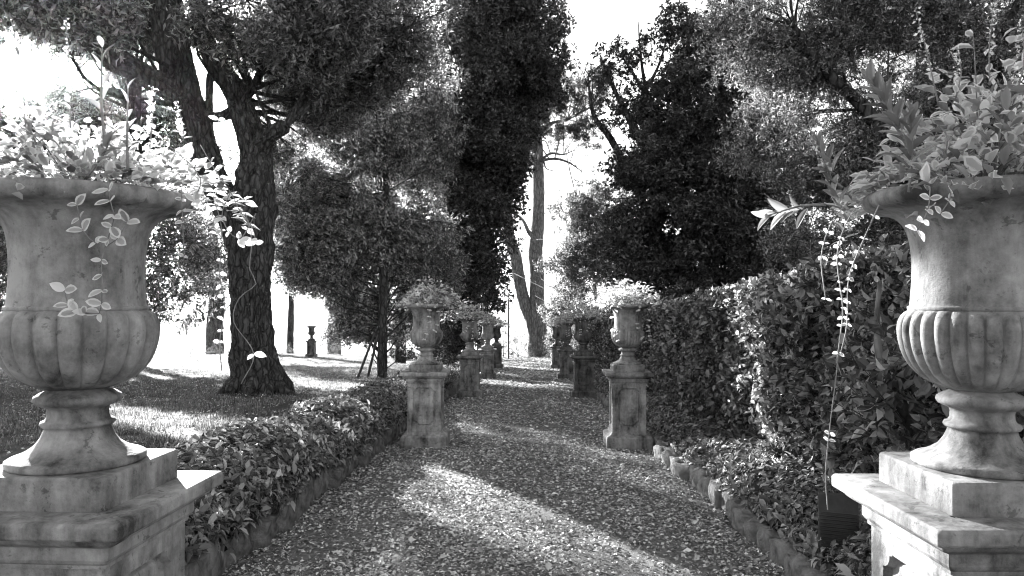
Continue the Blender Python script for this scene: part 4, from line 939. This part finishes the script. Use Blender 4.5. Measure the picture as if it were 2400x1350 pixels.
# ------------------------------------------------------------------ planting in the urns
def rot_obj(o, d, n_, s):
    fr = frames(np.array([d], float), np.array([n_], float))[0]; o.rotation_euler = Matrix(fr.tolist()).to_euler(); o.scale = (s, s, s)
def leafset(name, mat, wd, fold, droops):
    out = []
    for dr in droops:
        v, f, uv = leaf_tmpl(wd, fold, dr, 2); m_ = mesh_np(name, v, f, True, uv); m_.materials.append(M[mat]); out.append(m_)
    return out
LV = leafset('variegated_leaf', 'varieg', .62, .10, (.05, .2, .35, -.15)); LS = leafset('shoot_leaf', 'shoot', .36, .14, (.05, .2, .3)); LB = leafset('round_leaf', 'shoot', .62, .08, (.1, .25))
def polyline_frames(pts, step):
    p, _ = catmull(pts, np.ones(len(pts)), step); t = np.gradient(p, axis=0); return p, t / (np.linalg.norm(t, axis=1)[:, None] + 1e-9)
def vine(pts, label, size=.03, every=.035, name='trailing_vine', meshes=None, pairs=True, rad=.0022, group='trailing vines of the near urns', skip=0.0, side=(), bare=()):
    pts = [np.asarray(p, float) for p in pts]; b = pts[0]; t = thing(name, label, 'vine', b, 0, group); meshes = meshes or LV
    for line in bare:
        v, f = tube([np.asarray(p, float) - b for p in line], [.0013] * len(line), 6, .02); link('stem', py_mesh('stem', v, f, True), M['vine_stem'], t)
    for k, line in enumerate([pts] + [[np.asarray(p, float) for p in s] for s in side]):
        v, f = tube([p - b for p in line], [rad * .65] * len(line), 6, .02); link('stem', py_mesh('stem', v, f, True), M['vine_stem'], t)
        p, tn = polyline_frames(line, every)
        for i in range(1, len(p)):
            if rng.uniform() < skip: continue
            for sgn in ((-1, 1) if pairs else (1 if i % 2 else -1,)):
                out = np.cross(tn[i], [0, 1., 0]) * sgn + rng.normal(size=3) * .35 + [0, -.5, 0]; out = out + tn[i] * .3
                o = link('leaf', meshes[rng.integers(0, len(meshes))], None, t, p[i] - b); rot_obj(o, out, np.array([rng.normal(0, .4), -1, rng.uniform(.1, 1.)]), size * rng.uniform(.6, 1.25))
    return t
def spike(base, tip, label, n=46, size=.010, group='flower spikes of the near urns'):
    base, tip = np.asarray(base, float), np.asarray(tip, float); t = thing('flower_spike', label, 'flower spike', base, 0, group)
    mid = (base + tip) / 2 + rng.normal(size=3) * .008; v, f = tube([[0, 0, 0], mid - base, tip - base], [.0024, .0018, .001], 5, .03); link('stem', py_mesh('stem', v, f, True), M['vine_stem'], t)
    u = rng.uniform(.3, 1, n); pos = (tip - base) * u[:, None] + rng.normal(size=(n, 3)) * .004
    V, Fc, uv = leaves_mesh('x', pos, frames(rdir(n, .3), rdir(n)), size * rng.uniform(.7, 1.5, n) * (1.3 - .5 * u), leaf_tmpl(.6, .15, .2)); link('florets', mesh_np('florets', V, Fc, True, uv), M['petal'], t, kind='stuff')
    for i in range(5):
        o = link('leaf', LV[i % 4], None, t, ((tip - base) * (.05 + .06 * i)).tolist()); rot_obj(o, rdir(1, .3)[0], [0, -.5, 1], .028)
def shoot(base, tip, label, n=14, size=.085, group='broad-leaved shoots of the near urns'):
    base, tip = np.asarray(base, float), np.asarray(tip, float); t = thing('leafy_shoot', label, 'shoot', base, 0, group); L = tip - base
    v, f = tube([[0, 0, 0], L * .5 + rng.normal(size=3) * .01, L], [.004, .003, .0015], 6, .03); link('stem', py_mesh('stem', v, f, True), M['vine_stem'], t)
    ax = L / np.linalg.norm(L)
    for i in range(n):
        u = .3 + .7 * i / (n - 1); a = i * 2.4; s1 = np.cross(ax, [0, 1, 0]); s1 /= np.linalg.norm(s1); s2 = np.cross(ax, s1)
        d = (s1 * math.cos(a) + s2 * math.sin(a) * .7) * (1.0 - .6 * u) + ax * (.55 + .4 * u); nrm = ax * 1.2 - d * .3 + np.array([0, -.5, .3])
        o = link('leaf', LS[i % 3], None, t, (L * u).tolist()); rot_obj(o, d, nrm, size * rng.uniform(.8, 1.15) * (1.1 - .35 * u))
def bushy(u, label, nobj, nstuff, rx, rz, size, flowers=0, name='variegated_plant', ry=None, lean=(0, 0), group='variegated plants in the urns', mats=('varieg', 'shoot')):
    c = np.array(u.location) + [0, 0, .89 * u.scale[2]]; t = thing(name, label, 'plant', c, 0, group); ry = ry or rx
    def pts(n):
        a = rng.uniform(0, 6.283, n); r = rng.uniform(0, 1, n) ** .5; hh = (1 - r ** 2.2) * rz * rng.uniform(.35, 1.1, n) + .012
        over = np.where(r > .85, -rng.exponential(.03, n), 0)
        lump_ = 1 + .25 * np.sin(3 * a + 1) + .15 * np.sin(7 * a)
        p = np.stack([r * np.cos(a) * rx * lump_ + lean[0] * hh, r * np.sin(a) * ry * lump_ + lean[1] * hh, hh * (1 + .3 * np.sin(a * 4 + 2)) + over], 1)
        hr = np.hypot(p[:, 0], p[:, 1]); p[:, 2] = np.where(hr < .335, np.maximum(p[:, 2], .035 * (hr > .26) + .005), p[:, 2])
        d = np.stack([np.cos(a) * r * 1.4, np.sin(a) * r * 1.4, np.full(n, .35)], 1) + rng.normal(size=(n, 3)) * .5; return p, d
    if nobj:
        p, d = pts(nobj)
        for i in range(nobj):
            o = link('leaf', (LV if rng.uniform() < .8 else LB)[rng.integers(0, 2)], None, t, p[i]); rot_obj(o, d[i], rdir(1, 1.6)[0], size * rng.uniform(.6, 1.3))
    for mt, frac in zip(mats, (.72, .28)):
        n = int(nstuff * frac); p, d = pts(n); p[:, 2] -= .01
        V, Fc, uv = leaves_mesh('x', p, frames(d, rdir(n, 1.3)), size * rng.uniform(.6, 1.3, n) * (1.25 if mt == 'shoot' else 1), leaf_tmpl(.62 if mt == 'varieg' else .38, .12, .2, 1.5))
        link('foliage', mesh_np('foliage', V, Fc, True, uv), M[mt], t, kind='stuff')
    p, d = pts(26); st = [tube([[0, 0, -.02], p[i] * [.5, .5, .7], p[i]], [.003, .0022, .001], 4, .05, cap=False) for i in range(26)]
    v, f = join_geo(st); link('stems', py_mesh('stems', v, f, True), M['vine_stem'], t)
    if flowers:
        for i in range(flowers):
            p, d = pts(1); a0 = rng.uniform(0, 1)
            V, Fc, uv = leaves_mesh('x', np.zeros((5, 3)), frames(np.array([[math.cos(a0 + k * 1.257), math.sin(a0 + k * 1.257), .25] for k in range(5)]), np.tile([0, 0, 1.], (5, 1))), np.full(5, size * .8), leaf_tmpl(.7, .05, .1))
            o = link('flower', mesh_np('flower', V, Fc, True, uv), M['petal'], t, p[0] + [0, 0, .02]); o.rotation_euler = (rng.uniform(.3, 1.3), 0, rng.uniform(-.8, .8))
    return t
uL, uR = urns[(0, 'l')], urns[(0, 'r')]
bushy(uL, 'dense variegated foliage spilling over the rim of the huge left urn', 290, 1300, .34, .18, .040, 4)
bushy(uR, 'tall dense variegated foliage heaped in the huge right urn', 270, 1000, .34, .26, .048, 3, lean=(.1, 0))
# left planter
dl = 2.1
spike(P(165, 300, dl), P(155, 40, dl), 'upright white flower spike in the left planter, right of the sun glare')
spike(P(60, 300, dl), P(22, 30, dl), 'upright white flower spike at the far left edge')
spike(P(350, 350, dl), P(355, 205, dl), 'short thick white spike above the middle of the left planter', 60, .012)
spike(P(430, 330, 2.0), P(412, 235, 2.0), 'short spike with white tip right of the middle of the left planter', 30)
for (x0, y0, x1, y1, lab, nn_, sz) in [(245, 330, 240, 110, 'tall thin shoot with two broad leaves against the dark limb', 6, .07), (300, 400, 300, 210, 'thin upright shoot in the middle of the left planter', 5, .055),
                                      (100, 420, 70, 300, 'broad leafy shoot low at the left rim', 12, .06), (200, 420, 260, 320, 'broad dark leafy shoot above the rim centre of the left urn', 10, .075)]:
    shoot(P(x0, y0, 2.05), P(x1, y1, 2.05), lab, nn_, sz)
df = 1.93
vine([P(252, 415, df), P(258, 470, df - .03), P(268, 505, df - .02), P(253, 560, df), P(238, 610, df), P(240, 680, df), P(232, 735, df + .02), P(200, 735, df)], 'leafy vine hanging down the middle of the huge left urn', .037, .030,
     side=[[P(253, 565, df), P(225, 570, df), P(195, 540, df), P(180, 480, df)], [P(253, 575, df), P(275, 560, df), P(298, 520, df)], [P(232, 735, df), P(180, 730, df), P(160, 715, df), P(152, 680, df)]])
vine([P(470, 340, 2.05), P(505, 400, 2.0), P(540, 450, 2.0), P(565, 500, 2.0), P(590, 530, 2.0), P(600, 570, 2.0)], 'vine arching out past the right rim of the left urn', .026, .035, skip=.3,
     side=[[P(540, 450, 2.0), P(520, 510, 2.0), P(560, 560, 2.0), P(600, 500, 2.0)], [P(505, 400, 2.0), P(545, 370, 2.0), P(520, 310, 2.0), P(512, 280, 2.0)]])
vine([P(575, 500, 2.0), P(590, 560, 2.0), P(585, 630, 2.0), P(600, 665, 2.0), P(560, 700, 2.0), P(548, 755, 2.0), P(595, 830, 2.0), P(565, 900, 2.0)], 'long bare vine with a few leaves hanging across the big trunk', .032, .115, pairs=True, skip=.5)
vine([P(500, 460, 2.02), P(520, 540, 2.02), P(515, 640, 2.02), P(527, 720, 2.02), P(515, 800, 2.02), P(520, 870, 2.02)], 'pale thin vine hanging left of the big trunk', .017, .03, skip=.35)
vine([P(425, 440, 1.95), P(428, 520, 1.95), P(432, 600, 1.95)], 'short vine below the right end of the left rim', .018, .03, skip=.3)
vine([P(380, 330, 2.0), P(430, 370, 1.97), P(470, 420, 1.95), P(455, 470, 1.93)], 'thick leafy tendril at the right shoulder of the left planter', .038, .024)
# right planter
dr = 2.05
for (x0, y0, x1, y1, lab, nn_, sz) in [(2150, 370, 2045, 195, 'large fan of broad leaves rising at the left of the right planter', 18, .085), (2130, 450, 2135, 270, 'upright broad-leaved shoot in front of the right planter', 14, .085),
                                      (1975, 440, 1915, 330, 'broad-leaved shoot jutting left below the leaf fan', 12, .065), (1935, 480, 1800, 505, 'drooping shoot farthest left, hanging clear of the right urn', 10, .07),
                                      (2330, 400, 2350, 250, 'dark broad-leaved shoot at the right edge of the right planter', 16, .085), (2210, 470, 2220, 330, 'short shoot above the right urn rim', 9, .06), (1990, 520, 1940, 420, 'small dark leafy shoot at the left end of the right rim', 8, .06)]:
    shoot(P(x0, y0, dr), P(x1, y1, dr), lab, nn_, sz)
for (x0, y0, x1, y1, lab) in [(2200, 250, 2145, 20, 'leaning long flower spike above the leaf fan'), (2240, 230, 2243, 110, 'short white flower spike in the right planter'), (2320, 200, 2328, 20, 'tall white flower spike near the right edge'),
                              (1950, 420, 1885, 305, 'thin spike with a pale bud jutting from the left shoot'), (2370, 260, 2395, 60, 'flower spike at the very right edge')]:
    spike(P(x0, y0, dr), P(x1, y1, dr), lab, 44)
bushy(uR, 'upper tier of pale pointed leaves in the right planter', 90, 350, .24, .38, .05, 0, name='pale_leafed_plant', lean=(.15, 0))
vine([P(2020, 470, 2.0), P(1985, 520, 2.0), P(1962, 600, 2.0), P(1975, 720, 2.0), P(1968, 800, 2.0)], 'long vine hanging from the left rim of the right urn to the pedestal', .016, .022, skip=.4,
     bare=[[P(1968, 800, 2.0), P(1960, 880, 2.0), P(1945, 1000, 2.0), P(1935, 1110, 2.0), P(1940, 1195, 2.0)]], side=[[P(1945, 1000, 2.0), P(1942, 1030, 2.0)], [P(1968, 800, 2.0), P(1962, 850, 2.0), P(1972, 880, 2.0)]])
vine([P(2060, 480, 2.0), P(2025, 560, 2.0), P(1990, 650, 2.0), P(1985, 760, 2.0), P(1970, 830, 2.0)], 'second hanging vine crossing the long one below the right rim', .017, .028, skip=.35)
vine([P(1990, 470, 2.0), P(1950, 520, 2.0), P(1925, 600, 2.0), P(1935, 700, 2.0)], 'sparse vine hanging just left of the long one', .018, .032, skip=.3)
vine([P(2180, 440, 1.93), P(2175, 490, 1.9), P(2150, 540, 1.9)], 'short leafy tendril lapping over the right urn rim', .028, .024)
vine([P(2230, 430, 1.93), P(2225, 470, 1.9), P(2205, 500, 1.9)], 'tiny tendril with pale leaves on the front of the right rim', .03, .024)
# the farther planters
pd = {(1, 'l'): 'bushy pale planting in the second urn of the left row', (1, 'r'): 'bushy flowering planting in the second urn of the right row', (2, 'l'): 'spilling planting in the third urn of the left row',
      (2, 'r'): 'dark planting in the third urn of the right row', (3, 'l'): 'bushy planting in the fourth urn of the left row', (3, 'r'): 'planting in the fourth urn of the right row',
      (4, 'l'): 'planting in the farthest urn of the left row', (4, 'r'): 'planting in the farthest urn of the right row'}
for k, lab in pd.items():
    i = k[0]; t = bushy(urns[k], lab, 0, 900 if i == 1 else 500, rng.uniform(.34, .43), rng.uniform(.24, .38), .05 + .008 * i, 10 if i == 1 else 6, lean=((.15 if k[1] == 'l' else -.1), 0))
    u = np.array(urns[k].location)
    for j in range(3 if i < 3 else 1):
        a = rng.uniform(3.6, 5.8); p0 = u + [math.cos(a) * .25, math.sin(a) * .25, .90]; p1 = u + [math.cos(a) * .34, math.sin(a) * .34, .88]; L = rng.uniform(.25, .6)
        vine([p0, p1, p1 + [rng.normal(0, .03), -.01, -L * .5], p1 + [rng.normal(0, .05), 0, -L]], ['short strand', 'middle strand', 'outer strand'][j] + ' trailing from the ' + names[i] + ' ' + ('left' if k[1] == 'l' else 'right') + ' urn',
             .038, .06, pairs=True, skip=.2, rad=.003, group='strands trailing from the farther urns')
bushy(urn_far, 'small planting in the far urn beyond the lawn', 0, 120, .28, .14, .07, 0)

# a few dead leaves fallen on the near pedestal caps
for px, py, lab in [(278, 1250, 'curled dead leaf lying near the corner of the left pedestal cap'), (2240, 1215, 'small dead leaf lying on the right pedestal cap')]:
    zc = urns[(0, 'l')].location[2] + .004; v_ = ray(px, py); tt = (zc - EYE) / v_[2]; p_ = np.array([0, 0, EYE]) + v_ * tt
    V, Fc, uv = leaf_tmpl(.5, .25, -.2, 2); V = V * .016; V[:, 2] += .001
    o = link('dead_leaf', mesh_np('dead_leaf', V, Fc, True, uv), M['wood'], None, (p_[0], p_[1], zc)); tag(o, lab, 'dead leaf', 'dead leaves on the caps'); o.rotation_euler = (0, 0, 1.2)
